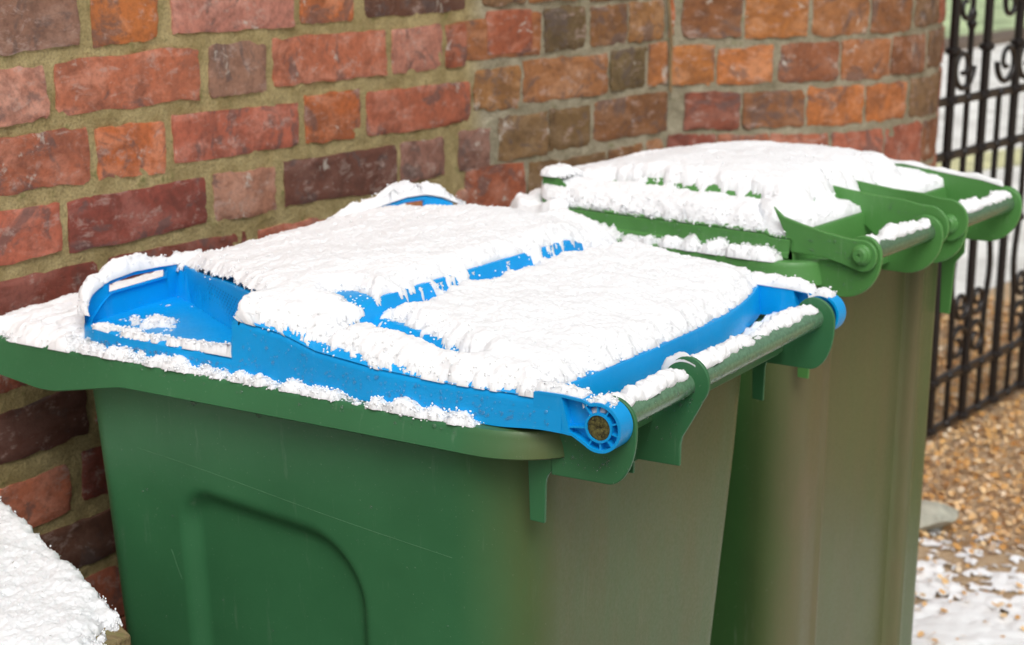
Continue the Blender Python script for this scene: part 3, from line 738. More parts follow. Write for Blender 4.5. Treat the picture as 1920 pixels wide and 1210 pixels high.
# ================================================================== BIN 1 (blue lid)
def T1(q):
    x, y, z = q; s = min(max(-x / .8, 0), 1.25)
    zz = 1.0 if z > -.2 else max(0., 1 + (z + .2) / .5)
    return (x + .10 * s * y / .6 * zz, -.03 + (y + .03) * (1 + .19 * s * s * zz), z + (.016 * s + .026 * s * s) * (y / .6) * zz + G)
bin1 = empty('wheelie_bin', (-.45, .28, 0), 'green wheelie bin with a bright blue lid under snow, nearest the camera', 'wheelie bin', 'wheelie bins beside the wall')
def panel1(x, z):
    # sunk arch-topped panel on the side: signed distance to a rounded shape
    xl, xr, zt, r1, r2 = -.628, -.335, -.192, .05, .085
    zt_ = zt - .02 * (x - xl) / (xr - xl)
    cx = np.where(x < xl + r1, xl + r1, np.where(x > xr - r2, xr - r2, x)); rr = np.where(x < xl + r1, r1, np.where(x > xr - r2, r2, .06))
    cz = np.minimum(z, zt_ - rr)
    d = rr - np.hypot(x - cx, z - cz)
    return .015 * sst(d, -.007, .017)
def tan_reflect1(x, y, z): 
    d = np.clip((x + .20) / .11, 0, 1); return 1.0 * d ** 1.4  # painted reflection of tan ground, rising towards the back face
bin_body(T1, bin1, GREEN, -.81, -.105, -.022, .575, -.03, (.045, .10), (.05, .02), (.05, .085, .05, .05), panel=panel1, flare=.085, tan_reflect_x=tan_reflect1)
# rim: outward collar with dropped front corner
def rim_outline(x0, x1, y0, y1, rs, zt, zbf, n=220):
    P = resample(rrect(x0, x1, y0, y1, rs), n)
    return [(x, y, zt, zbf(x, y)) for x, y in P]
zb1 = lambda x, y: itp(x, [(-1.0, -.060), (-.83, -.080), (-.80, -.079), (-.68, -.056), (-.4, -.054), (-.1, -.052)])
ol = rim_outline(-.965, -.046, -.045, .60, (.05, .10, .08, .05), -.02, zb1, 300)
prof = [(-.075, lambda a, b: a - .012), (-.03, lambda a, b: a - .002), (-.010, lambda a, b: a), (-.003, lambda a, b: a - .001), (-.0005, lambda a, b: a - .004), (.0, lambda a, b: a - .008), (.003, lambda a, b: (a + b) / 2), (.0055, lambda a, b: b + .002), (.003, lambda a, b: b), (-.004, lambda a, b: b + .001), (-.005, lambda a, b: a - .014), (-.07, lambda a, b: a - .018)]
V, F = sweep(ol, prof, True, T1); rim1 = mesh('rim', V, F, GREEN, bin1, True, 40)
a = rim1.data.attributes.new('tan_reflect', 'FLOAT', 'POINT'); a.data.foreach_set('value', np.array([.65 * max(0, 1 - abs(o_[0] + .08) / .09) * (1 if o_[1] < .03 else .4) for o_ in ol for _ in prof], dtype=np.float32))  # same painted reflection on the rim's back end
# front shelf of the rim, between rim edge and body
mb = MB(); mb.box((-.93, -.035, -.036), (-.79, .59, -.030)); mb.build('front_shelf', GREEN, bin1, T=T1)

# -- lid top
LX0, LX1, LY0, LY1 = -.815, -.068, -.03, .60
def lid_plan(v):
    y = LY0 + (LY1 - LY0) * v; r = .055; dy = np.minimum(y - LY0, LY1 - y); e = np.clip(r - dy, 0, r)
    xf = LX0 + r - np.sqrt(np.maximum(r * r - e * e, 0)) + .012 * (2 * v - 1) ** 2
    xb = LX1 - .012 * np.abs(2 * v - 1) ** 3 - .036 * np.clip((v - .55) / .45, 0, 1) ** 2.2
    return y, xf, xb
def H1(x, y):
    yy = np.minimum(y, .57 - y)                             # mirror about the centre line; near edge at -.03
    marg = itp(x, [(-.82, .046), (-.6, .058), (-.5, .058), (-.43, .050), (-.38, .036), (-.29, .028), (-.2, .026), (-.09, .028), (0, .030)])
    front = itp(x, [(-.82, .036), (-.74, .046), (-.62, .058), (-.5, .066), (-.4, .067)])
    rear = itp(x, [(-.40, .046), (-.2, .040), (-.07, .023)])
    lim = itp(x, [(-.45, .088), (-.385, .078), (-.2, .036), (-.07, .02)])     # edge of raised rear panel
    isf = 1 - sst(x, -.392, -.385)
    c_rear = marg + (rear - marg) * sst(yy, lim - .006, lim + .002)
    c_front = marg + (front - marg) * sst(yy, .01, .10)
    z = c_front * isf + c_rear * (1 - isf)
    return z - .006 * sst(-yy, .018, .030)
def in_pocket(x, y):
    yy = np.minimum(y, .57 - y); lim = itp(x, [(-.80, .125), (-.76, .118), (-.50, .022)])
    return (x < -.508) & (yy < lim)
nv, nu = 190, 250
v = .5 - .5 * np.cos(np.linspace(0, np.pi, nv)); v = .35 * v + .65 * np.linspace(0, 1, nv)
u = np.linspace(0, 1, nu)
yv, xf, xb = lid_plan(v)
X = xf[None, :] + (xb - xf)[None, :] * u[:, None]; Y = np.repeat(yv[None, :], nu, 0)
Zl = H1(X, Y); pk = in_pocket(X, Y); Zl = np.where(pk, .000, Zl)
lid = mesh('lid', Tarr(T1, np.stack([X, Y, Zl], -1).reshape(-1, 3)), gridfaces(nu, nv), BLUE, bin1, True, 40)
# -- skirt round near side, front, far side
def lid_edge(n=700):
    P = []
    for x in np.linspace(-.045, -.745, 240): P.append((x, LY0))
    fr = [(float(a_), float(b_)) for a_, b_ in zip(np.interp(np.linspace(0, 1, 200), v, xf), np.interp(np.linspace(0, 1, 200), v, yv))]
    P += fr
    for x in np.linspace(-.745, -.045, 240): P.append((x, LY1))
    return P
E_ = np.array(lid_edge())
arch = lambda y: itp(np.minimum(y, .57 - y), [(-.03, .018), (-.02, .028), (0, .040), (.03, .050), (.065, .053), (.10, .050), (.14, .045), (.20, .040), (.285, .038)]) + .004 * sst(y, .32, .45)
sk = []
for (x, y) in E_:
    side = (y <= LY0 + 1e-6 or y >= LY1 - 1e-6)
    if side and x < -.510: zt = itp(x, [(-.745, .010), (-.7, .006), (-.5, .003)])
    elif x < -.70: zt = itp(min(y, .57 - y), [(-.03, .004), (.0, .012), (.03, .031)]) if (min(y, .57 - y) < .034) else (.031 if min(y, .57 - y) < .112 else float(arch(y)))
    else: zt = float(H1(x, y))
    sk.append((x, y, zt, -.0192 + .0062 * float(sst(np.array(x), -.14, -.06))))
# the outline runs near side (towards front), front (near to far), far side: outward normal must point away
def skirt(segm, name, prof_):
    V, F = sweep(segm, prof_, False, T1); return mesh(name, V, F, BLUE, bin1, True, 38)
sgn = -1
prof_s = [(sgn * -.009, lambda a, b: a + .0005), (sgn * -.0035, lambda a, b: a - .0005), (sgn * -.0005, lambda a, b: a - .004), (0, lambda a, b: a - .009 if a > .012 else a - .003), (sgn * .0005, lambda a, b: (a + b) / 2), (sgn * .0015, lambda a, b: b), (sgn * -.002, lambda a, b: b), (sgn * -.003, lambda a, b: a - .004)]
kA = [i for i, q in enumerate(sk) if q[1] <= LY0 + 1e-6 and q[0] >= -.508]; 
i1 = max(i for i in range(240) if E_[i][0] > -.509)
i2 = min(i for i in range(440, len(E_)) if E_[i][0] > -.509)
segA = sk[:i1 + 1]; segB = sk[i1:i2 + 1]; segC = sk[i2:]
segA = segA[:-1] + [(-.509, LY0, float(H1(-.509, LY0)), -.0192)]; segB[0] = (-.509, LY0, .003, -.0192); segB[-1] = (-.509, LY1, .003, -.0192); segC[0] = (-.509, LY1, float(H1(-.509, LY1)), -.0192)
skirt(segA, 'lid_skirt', prof_s); skirt(segB, 'lid_front', prof_s); skirt(segC, 'lid_skirt', prof_s)
# end walls, inner walls, slotted handles of the two hand pockets
for side in (0, 1):
    my = (lambda y: y) if not side else (lambda y: .57 - y)
    fl = 1
    # end wall
    mb = MB(); mb.box((-.511, min(my(-.0285), my(.03)), -.012), (-.506, max(my(-.0285), my(.03)), .046)); 
    pts = [(-.7865, .127), (-.75, .116), (-.68, .092), (-.60, .061), (-.506, .024)]
    # inner wall as a thin standing sheet with rounded top
    Vv, Ff = [], []
    n_p = 40; px_ = np.linspace(0, 1, n_p); ax_ = np.interp(px_, np.linspace(0, 1, 5), [p[0] for p in pts]); ay_ = np.interp(px_, np.linspace(0, 1, 5), [p[1] for p in pts])
    top_ = [max(float(H1(a, my(b + .004))) + .0015, .047) for a, b in zip(ax_, ay_)]
    for a, b, t in zip(ax_, ay_, top_):
        for off, z in ((0, -.009), (0, t - .003), (.001, t), (.005, t), (.006, t - .004), (.006, -.009)): Vv.append(T1((a, my(b + off - .003), z)))
    Ff = [tuple(int(i_) for i_ in f) for f in gridfaces(n_p, 6)]
    mesh('pocket_wall', Vv, Ff, BLUE, bin1, True, 50)
    mb.build('pocket_end', BLUE, bin1, T=T1)
    # arch over the slot (grip) with end posts
    ys = np.linspace(-.012, .127, 36)
    g = MB(); pts_t = []; 
    V_, n_r = [], 10
    for yq in ys:
        vq = (my(yq) - LY0) / (LY1 - LY0); _, xq, _ = lid_plan(np.array([vq])); xq = float(xq[0])
        zt = float(arch(yq)); lower = zt - .0065 if .030 < yq < .112 else -.006
        if yq <= .030: lower = -.006
        for dx, z in ((0, lower), (-.001, zt - .003), (.000, zt), (.003, zt + .0015), (.0065, zt), (.007, zt - .003), (.004, lower)): V_.append(T1((xq + dx, my(yq), z)))
    F_ = [tuple(int(i_) for i_ in f) for f in gridfaces(36, 7)] + [(k * 7, (k + 1) * 7, (k + 1) * 7 + 6, k * 7 + 6) for k in range(35)]
    mesh('grip', V_, F_, BLUE, bin1, True, 50)
    # inside face below the slot
    V_ = []
    for yq in np.linspace(-.02, .127, 24):
        vq = (my(yq) - LY0) / (LY1 - LY0); _, xq, _ = lid_plan(np.array([vq])); xq = float(xq[0]); zz = min(.0325, float(arch(yq)) - .002)
        for dx, z in ((.0005, zz), (.004, zz), (.0045, -.008)): V_.append(T1((xq + dx, my(yq), z)))
    mesh('pocket_front', V_, [tuple(int(i_) for i_ in f) for f in gridfaces(24, 3)], BLUE, bin1, True, 50)
# perforations of the near inner wall (dark pin holes in staggered rows)
mb = MB()
for r_ in range(9):
    for c_ in range(20):
        f = (c_ + (.5 if r_ % 2 else 0)) / 20
        a = -.70 + .185 * f; b = float(np.interp(a, [-.7865, -.75, -.68, -.60, -.506], [.127, .116, .092, .061, .024])) - .0045
        z = .009 + r_ * .0042 + .003 * (f); R = .00135
        if f > .97: continue
        nrm = Vector((-.35, -.94, 0)); tn = Vector((.94, -.35, 0)); c0 = Vector((a, b + .0013, z))
        ring = [tuple(c0 + tn * R * math.cos(k * math.pi / 3) + Vector((0, 0, 1)) * R * math.sin(k * math.pi / 3)) for k in range(6)]
        mb.add(ring + [tuple(c0 + tn * R * .2)], [(0, 1, 2, 3, 4, 5)])
o = mb.build('perforations', BLUEDK, bin1, T=T1, smooth=False); o['kind'] = 'stuff'

# -- back face of the lid, arms and hubs
yb = np.linspace(0, 1, 60); yy_, _, xb_ = lid_plan(yb)
rows_ = []
for k in range(60):
    y_ = float(yy_[k]); x_ = float(xb_[k]); zt = float(H1(x_, y_))
    for dx, z in ((-.002, zt), (.002, zt - .001), (.004, zt - .005), (.006, -.006), (.007, -.013), (.002, -.013)): rows_.append(T1((x_ + dx, y_, z)))
mesh('lid_back', rows_, [tuple(int(i_) for i_ in f[::-1]) for f in gridfaces(60, 6)], BLUE, bin1, True, 38)
for side in (0, 1):
    y0_, y1_ = (-.0305, -.004) if not side else (.574, .6005)
    mb = MB()
    Rh = .0275
    # closed outline of the arm in (x,z)
    xs_ = -.075 if not side else -.125
    top = [(xs_, .0290), (-.045, .0300), (-.02, .0285)]; bot = [(-.02, -.020), (-.032, -.014), (-.05, -.013), (xs_, -.013)]
    arc = [(Rh * math.cos(math.radians(t)), Rh * math.sin(math.radians(t))) for t in np.linspace(112, -128, 26)]
    outl = top[:3] + arc + bot[1:]
    # rim flange
    n_o = len(outl); cxy = np.array(outl)
    web = y0_ + .012 if not side else y1_ - .012
    inner_ = []
    for (x, z) in outl:
        r_ = math.hypot(x, z)
        if x > -.02: inner_.append((x * (1 - .0035 / r_), z * (1 - .0035 / r_)))
        else: inner_.append((x, z - .003 if z > 0 else z + .003))
    f0, f1 = (y0_, y1_)
    vs = [(x, f0, z) for x, z in outl] + [(x, f1, z) for x, z in outl] + [(x, f0, z) for x, z in inner_] + [(x, f1, z) for x, z in inner_]
    fs = []
    for k in range(n_o - 1):
        fs += [(k, k + 1, k + 1 + n_o, k + n_o), (k, k + 2 * n_o, k + 1 + 2 * n_o, k + 1), (k + 2 * n_o, k + 3 * n_o, k + 1 + 3 * n_o, k + 1 + 2 * n_o), (k + n_o, k + 1 + n_o, k + 1 + 3 * n_o, k + 3 * n_o)]
    mb.add(vs, fs)
    mb.prism([(x, z) for x, z in inner_], web - .001, web + .001)
    # solid cheek before the hub recess
    sl0, sl1 = (y0_, web)
    chk = [(xs_ - .005, .0282), (-.046, .0292), (-.034, -.0125), (xs_ - .005, -.0125)]
    if side: sl0, sl1 = y0_, y1_
    mb.prism(chk, min(sl0, sl1) + .0003, max(sl0, sl1))
    ya_, yb_ = (y0_ + .0005, web) if not side else (web, y1_ - .0005)
    # inner ring and ribs
    n_c = 28; ro, ri = .0165, .0140
    ringv = []
    for yk in (ya_, yb_):
        for rr in (ro, ri):
            ringv += [(rr * math.cos(2 * math.pi * k / n_c), yk, rr * math.sin(2 * math.pi * k / n_c)) for k in range(n_c)]
    rf = []
    for k in range(n_c):
        k2 = (k + 1) % n_c
        rf += [(k, k2, n_c + k2, n_c + k), (2 * n_c + k, 3 * n_c + k, 3 * n_c + k2, 2 * n_c + k2), (k, 2 * n_c + k, 2 * n_c + k2, k2), (n_c + k, n_c + k2, 3 * n_c + k2, 3 * n_c + k)]
    mb.add(ringv, rf)
    for ang in (20, -15, -50, -85, -120, 60, 95, 128, 188):
        th = math.radians(ang); r0_, r1_ = .0155, (.0262 if ang < 125 else .034 if ang < 150 else .039)
        dx, dz = math.cos(th), math.sin(th); w_ = .0009
        mb.prism([(r0_ * dx - dz * w_, r0_ * dz + dx * w_), (r1_ * dx - dz * w_, r1_ * dz + dx * w_), (r1_ * dx + dz * w_, r1_ * dz - dx * w_), (r0_ * dx + dz * w_, r0_ * dz - dx * w_)], ya_ + .001, yb_)
    mb.build('hinge_arm', BLUE, bin1, sharp=35, T=T1)
    mb = MB(); yo = y0_ if not side else y1_; s_ = 1 if not side else -1
    prof_c = [(.0001, yo + s_ * .003), (.006, yo + s_ * .002), (.011, yo + s_ * .0012), (.0138, yo + s_ * .002), (.0140, yo + s_ * .012)]
    vs = []; 
    for rr, yk in prof_c: vs += [(rr * math.cos(2 * math.pi * k / 24) * (1 + .03 * math.sin(5 * k)), yk + rng.normal(0, .0003), rr * math.sin(2 * math.pi * k / 24)) for k in range(24)]
    mb.add(vs, [(l * 24 + k, l * 24 + (k + 1) % 24, (l + 1) * 24 + (k + 1) % 24, (l + 1) * 24 + k) for l in range(4) for k in range(24)])
    mb.build('axle_end', MOSS, bin1, T=T1)
# -- hinge bar and lugs
mb = MB(); mb.tube([(0, -.006, 0), (0, .1, 0), (0, .3, 0), (0, .5, 0), (0, .576, 0)], .0145, 24); bar1 = mb.build('handle_bar', BAR, bin1, T=T1)
def lug_poly(kind):
    if kind == 'disc': 
        P = [(-.066, -.018), (-.03, -.004)] if False else []
        arc = [(.030 * math.cos(math.radians(t)), .030 * math.sin(math.radians(t)) - .002) for t in np.linspace(160, 0, 14)]
        sweep_ = [(.034 * math.cos(math.radians(t)) - .004 - .0, -.010 + .062 * math.sin(math.radians(t))) for t in np.linspace(0, -90, 14)]
        return [(-.075, -.02), (-.03, -.012)] + arc + sweep_ + [(-.075, -.074)]
    arc = [(.028 * math.cos(math.radians(t)) + .004, .030 * math.sin(math.radians(t)) + .004) for t in np.linspace(170, -40, 20)]
    return [(-.075, -.02), (-.03, -.012)] + arc + [(.018, -.030), (.006, -.052), (-.001, -.064), (-.003, -.074), (-.003, -.100), (-.060, -.102), (-.075, -.112), (-.09, -.112)]
for (y_, kind) in ((-.002, 'disc'), (.168, 'hook'), (.552, 'disc')):
    mb = MB(); mb.prism(lug_poly(kind), y_, y_ + .0055); mb.build('hinge_lug', GREEN, bin1, bevel=.0012, T=T1)
# the web joining rim back wall and lugs, and small gussets under the rim
for y_ in (.0, .20, .565):
    mb = MB(); P = [(-.108, -.03), (-.062, -.03), (-.062, -.066)] + [(-.062 - .022 * math.sin(math.radians(t)), -.066 - .022 * (1 - math.cos(math.radians(t)))) for t in range(10, 91, 16)] + [(-.085, -.134), (-.104, -.134)]
    mb.prism(P, y_, y_ + .005); mb.build('gusset', GREEN, bin1, bevel=.001, T=T1)
mb = MB()
for (p0, p1) in (((-.70, -.150), (-.20, -.196)), ((-.655, -.285), (-.64, -.325)), ((-.30, -.36), (-.27, -.372))):
    pts_ = []
    for f_ in np.linspace(0, 1, 24):
        x_ = p0[0] + (p1[0] - p0[0]) * f_; z_ = p0[1] + (p1[1] - p0[1]) * f_ + .0012 * math.sin(f_ * 7)
        pts_.append((x_, -.0222 + .045 * (-.03 - z_) + float(panel1(np.array([x_]), np.array([z_]))[0]), z_))
    mb.tube(pts_, [.00008 + .00018 * abs(math.sin(k * 1.7)) for k in range(24)], 5)
mb.build('scratches', simple('scuffed_plastic', (.11, .25, .13), .6), bin1, T=T1)
# wheels (low, out of the frame)
def wheels(parent, T, xw, ys_, axle_y, R=.085):
    for y_ in ys_:
        mb = MB(); mb.prism([(xw + R * math.cos(2 * math.pi * k / 28), -.915 + R * math.sin(2 * math.pi * k / 28)) for k in range(28)], y_ - .022, y_ + .022); wv = mb.build('wheel', RUBBER, parent, bevel=.008, T=T)
        mb = MB(); mb.prism([(xw + .045 * math.cos(2 * math.pi * k / 20), -.915 + .045 * math.sin(2 * math.pi * k / 20)) for k in range(20)], y_ - .026, y_ + .026); mb.build('hub', GREEN, wv, bevel=.003, T=T)
    mb = MB(); mb.tube([(xw, axle_y[0], -.915), (xw, axle_y[1], -.915)], .01, 12); mb.build('axle', IRON, parent, T=T)
Tw1 = lambda q: (q[0], q[1], q[2] + G)
wheels(bin1, Tw1, -.10, (-.0, .53), (.0, .53))

# -- snow on bin 1
nu, nv = 420, 320; d_ = .0020
v = np.linspace(0, 1, nv); u = np.linspace(0, 1, nu)
yv2, xf2, xb2 = lid_plan(v); Xs = (xf2 - .004)[None, :] + (xb2 + .004 - xf2)[None, :] * u[:, None]; Ys = np.repeat((yv2 + .000)[None, :], nu, 0)
Ys = LY0 - .001 + (LY1 - LY0 + .002) * np.repeat(v[None, :], nu, 0)
base = H1(Xs, np.clip(Ys, LY0, LY1)); pock = in_pocket(Xs, Ys)
yy = np.minimum(Ys, .57 - Ys)
lim = itp(Xs, [(-.80, .125), (-.76, .118), (-.50, .022)])
dp = np.where(Xs < -.508, yy - lim, np.minimum((Xs + .508) * 1.0 + .02, .05))
dp = np.where((Xs >= -.508), .05, dp)
th = .021 + 0 * Xs
th = np.where(Ys < .3, np.minimum(th, np.maximum(dp, -.02) * 1.1), th)
th = np.minimum(th, .007 + np.maximum(Xs + .80, 0) * .35)
# near skirt chamfer: snow slips off lower down between the pocket and mid length
edge_d = Ys - (LY0 + itp(Xs, [(-.508, -.004), (-.45, .006), (-.36, .012), (-.28, .004), (-.15, .002), (0, .004)]))
th = np.minimum(th, (edge_d + .0005) * .7)
th = np.minimum(th, (LY1 + .002 - Ys) * 1.6)
dback = xb2[None, :] - .001 - Xs; th = np.minimum(th, (dback + .000) * .7)
# bare step behind the crease, patchy
cg = noise2(nu, nv, d_, d_, .018, 77); c2 = noise2(nu, nv, d_, d_, .006, 78)
dc = np.maximum(-.3945 - Xs, Xs + .378) - (.005 + .006 * cg + .004 * c2); mcr = (Ys > .10) & (Ys < .53)
open_ = itp(Ys, [(.09, 0), (.105, 1.0), (.20, 1.1), (.215, .3), (.235, .25), (.26, .9), (.36, 1.1), (.38, .6), (.46, 1.0), (.52, .7), (.54, 0)])
dc = dc + (1 - open_) * .013
th = np.where(Xs > -.396, np.minimum(th, np.maximum(dc, -.006) * .75), th)
th = np.where((Xs < -.393) & (Ys > .085) & (Ys < .545), np.minimum(th, .003 + (-.394 - Xs) * .8), th)
dl = dist_seg(Xs, Ys, (-.445, .086), (-.27, .048)); dl2 = dist_seg(Xs, Ys, (-.27, .048), (-.20, .032))
tip = itp(Xs, [(-.45, .012), (-.38, .014), (-.30, .009), (-.20, .004)]) + .0025 * cg * .6
th = np.minimum(th, np.maximum(np.minimum(dl, dl2) - tip, -.006) * 1.0)
# far pocket rim carries snow, far pocket filled a little
base = np.where(pock & (Ys < .3), np.nan, np.where(pock, itp(Xs, [(-.82, .012), (-.76, .016), (-.65, .034), (-.5, .04)]), base))
SN = snow_grid('lid_snow', Xs, Ys, base, th, d_, d_, 21, bin1, T1, gran=1700); SN['kind'] = 'stuff'
# snow inside the near pocket and along its lip
nu, nv = 170, 90; xs = np.linspace(-.792, -.513, nu); ys = np.linspace(-.030, .11, nv); X, Y = np.meshgrid(xs, ys, indexing='ij')
n1 = noise2(nu, nv, .0017, .0016, .012, 31)
lip = .013 - (Y + .022) * (1.0) * (Y > -.022) * 1 - np.abs(np.minimum(Y + .022, 0)) * 2.5 + .0032 * n1 + itp(X, [(-.80, -.022), (-.765, -.012), (-.75, .000), (-.70, .002), (-.60, .000), (-.58, .002), (-.52, .012)])
blob = .012 - np.hypot((X + .725) * .45 - (Y - .03) * .25, (Y - .035) * 1.0 + (X + .725) * .25) * .9 + .004 * n1
tt = np.maximum(lip, blob); tt = np.where(Y > itp(X, [(-.80, .118), (-.76, .110), (-.50, .012)]) - .006, -.01, tt)
bs = np.where(Y < -.0225, .004, .000)
o = snow_grid('pocket_snow', X, Y, bs, np.minimum(tt, .014), .0017, .0016, 33, bin1, T1, gran=500); o['kind'] = 'stuff'
# snow on the grips
for side in (0, 1):
    my = (lambda y: y) if not side else (lambda y: .57 - y)
    nu, nv = 130, 22; yq = np.linspace(-.026, .17 if side == 0 else .20, nu); w_ = np.linspace(-1, 1, nv)
    vq = (my(yq) - LY0) / (LY1 - LY0); _, xq, _ = lid_plan(vq)
    Xg = xq[:, None] - .001 + w_[None, :] * .0105; Yg = np.repeat(my(yq)[:, None], nv, 1)
    bz = arch(my(yq) if side == 0 else my(yq))[:, None] + .0008 + 0 * Xg
    tk = (.014 if side == 0 else .018) * np.sqrt(np.clip(1 - w_[None, :] ** 2, 0, 1)) * itp(yq, [(-.026, .25), (.0, .7), (.05, 1), (.125, 1), (.17, .6), (.2, .2)])[:, None] + 0 * Xg
    bz = bz - .004 * (np.abs(w_[None, :]) ** 3) * (w_[None, :] < 0)
    o = snow_grid('grip_snow', Xg, Yg, bz, tk * (1 + .22 * noise2(nu, nv, .0015, .0012, .010, 45)) - .001, .0015, .0012, 41 + side, bin1, T1, amp=.9, gran=50); o['kind'] = 'stuff'
# snow on the rim ledge: near side, and the broad front shelf
nu, nv = 520, 26; xs = np.linspace(-.79, -.10, nu); ys = np.linspace(-.047, -.026, nv); X, Y = np.meshgrid(xs, ys, indexing='ij')
n1 = noise2(nu, nv, .0013, .0008, .014, 51); n2 = noise2(nu, nv, .0013, .0008, .05, 52)
tk = .0065 + .003 * n1 + .002 * n2 - np.maximum(-.0415 - Y, 0) * 2.5 + itp(X, [(-.8, .004), (-.70, .001), (-.6, -.003), (-.45, -.001), (-.3, .0005), (-.18, -.001), (-.15, -.006), (-.10, -.014)])
o = snow_grid('rim_snow', X, Y, -.0205 + 0 * X, tk, .0013, .0008, 53, bin1, T1, amp=.9, gran=900); o['kind'] = 'stuff'
nu, nv = 130, 300; xs = np.linspace(-.966, -.775, nu); ys = np.linspace(-.046, .59, nv); X, Y = np.meshgrid(xs, ys, indexing='ij')
tk = .017 - np.maximum(-.950 - X, 0) * 1.1 - np.maximum(-.030 - Y, 0) * 1.0 - np.maximum(np.hypot(np.minimum(X + .92, 0), np.minimum(Y, 0)) - .045, 0) * 8 + .002 * noise2(nu, nv, .0015, .002, .02, 55)
o = snow_grid('rim_snow', X, Y, -.0225 + 0 * X, tk, .0015, .0021, 56, bin1, T1, gran=300); o['kind'] = 'stuff'
# snow along the handle bar and melt on the back ledge
def bar_snow(name, T, parent, y0_, y1_, r, seed, ang0=12, h=.010, n=None):
    nu = n or int((y1_ - y0_) / .0015); nv = 26; ys = np.linspace(y0_, y1_, nu); th_ = np.linspace(-1, 1, nv) * math.radians(62) + math.radians(ang0)
    nn = noise2(nu, nv, .0015, .0014, .012, seed); n2 = noise2(nu, nv, .0015, .0014, .005, seed + 1); hh = noise2(nu, 4, .0015, .004, .012, seed + 2)[:, :1]
    prof_ = np.clip(1 - (np.linspace(-1, 1, nv)[None, :]) ** 2 * 1.05, -.1, 1)
    tk = h * prof_ * (1 + .22 * hh) + .0016 * nn - .0015; 
    endf = np.minimum(1, np.minimum(ys - y0_, y1_ - ys) / .006)[:, None]; tk = tk * endf - .001 * (1 - endf)
    vis = tk > 0; rr = r + np.where(vis, tk + (np.abs(n2) * .0014), -.002)
    lean = np.sin(th_)[None, :]
    P0_ = np.stack([-rr * np.sin(th_)[None, :], np.repeat(ys[:, None], nv, 1), rr * np.cos(th_)[None, :]], -1).reshape(-1, 3)
    rr = rr + (lumps(P0_ + seed * .31).reshape(nu, nv) * 1.1) * np.where(vis, 1, 0)
    P = np.stack([-rr * np.sin(th_)[None, :], np.repeat(ys[:, None], nv, 1), rr * np.cos(th_)[None, :]], -1).reshape(-1, 3)
    ok = vis[:-1, :-1] | vis[1:, :-1] | vis[1:, 1:] | vis[:-1, 1:]
    o = mesh(name, Tarr(T, P), gridfaces(nu, nv, ok), SNOW, parent); o['kind'] = 'stuff'; return o
bar_snow('bar_snow', T1, bin1, -.028, .164, .0145, 61, ang0=16); bar_snow('bar_snow', T1, bin1, .176, .548, .0145, 64, ang0=16, h=.009)
bar_snow('lug_snow', T1, bin1, .1675, .1745, .029, 66, ang0=20, h=.012, n=6)
for (ya_, yb_, x0_, sd_) in ((-.0285, -.0045, -.080, 121), (.573, .602, -.125, 125)):
    nu, nv = 90, 22; X, Y = np.meshgrid(np.linspace(x0_, .014, nu), np.linspace(ya_, yb_, nv), indexing='ij')
    bz = np.where(X < -.02, itp(X, [(-.13, .029), (-.045, .030), (-.02, .0285)]), np.sqrt(np.maximum(.0275 ** 2 - X ** 2, 0)))
    tk = (.013 if sd_ > 122 else .009) * np.sqrt(np.clip(1 - ((Y - (ya_ + yb_) / 2) / ((yb_ - ya_) / 2)) ** 2, 0, 1)) * itp(X, [(-.13, 1), (-.03, 1), (.008, .5), (.014, 0)]) - .0008
    o = snow_grid('arm_snow', X, Y, bz, tk, .0011, .0013, sd_, bin1, T1, amp=.8, gran=60, blur=3); o['kind'] = 'stuff'
nu, nv = 40, 260; xs = np.linspace(-.064, -.045, nu); ys = np.linspace(.03, .57, nv); 
X, Y = np.meshgrid(np.linspace(-.075, -.049, nu), ys, indexing='ij')
tk = .001 + .0022 * noise2(nu, nv, .0005, .002, .012, 71) + itp(Y, [(.03, -.002), (.2, -.001), (.42, .0), (.50, .008), (.56, .012)])
o = snow_grid('ledge_slush', X, Y, -.0215 + 0 * X, tk, .0005, .002, 72, bin1, T1, amp=.6); o['kind'] = 'stuff'

# -- water drops on bin 1
r = np.random.default_rng(5); dp_ = []
for _ in range(260):
    x = r.uniform(-.50, -.06); zt = float(H1(x, LY0)); z = r.uniform(-.010, zt - .008); dp_.append((T1((x, LY0 - .0012, z)), (0, -1, 0.05)))
for _ in range(120):
    x = r.uniform(-.76, -.51); dp_.append((T1((x, LY0 - .0012, r.uniform(-.011, -.005))), (0, -1, .05)))
for _ in range(200):
    x = r.uniform(-.95, -.16); z = r.uniform(float(zb1(x, 0)) + .004, -.026); dp_.append((T1((x, -.0463, z)), (0, -1, 0)))
for _ in range(30):
    x = r.uniform(-.06, .0); z = r.uniform(-.060, -.035); dp_.append((T1((x, -.0022, z)), (0, -1, 0)))
for _ in range(110):
    y_ = r.uniform(0, .56); th_ = math.radians(r.uniform(-60, 25)); dp_.append((T1((.0146 * math.cos(th_), y_, .0146 * math.sin(th_) + 0)), (math.cos(th_), 0, math.sin(th_))))
for _ in range(36):
    x = r.uniform(-.05, .012 if _ % 2 else -.008); z = r.uniform(-.028, -.012) if x > -.006 else r.uniform(-.09, -.02); dp_.append((T1((x, .1677, z)), (0, -1, 0)))
for _ in range(45):
    x = r.uniform(-.75, -.2); z = r.uniform(-.40, -.07); dp_.append((T1((x, -.0225 + .045 * (-.03 - z) + float(panel1(np.array([x]), np.array([z]))[0]), z)), (0, -1, 0)))
dps = drops('water_drops', dp_, bin1, .0006, .0017)
hang = []
for x in (-.56, -.455, -.30): hang.append((T1((x, -.0455, float(zb1(x, 0)) - .0005)), (0, 0, -1)))
drops('hanging_drops', hang, bin1, .0022, .0028, squash=.7)

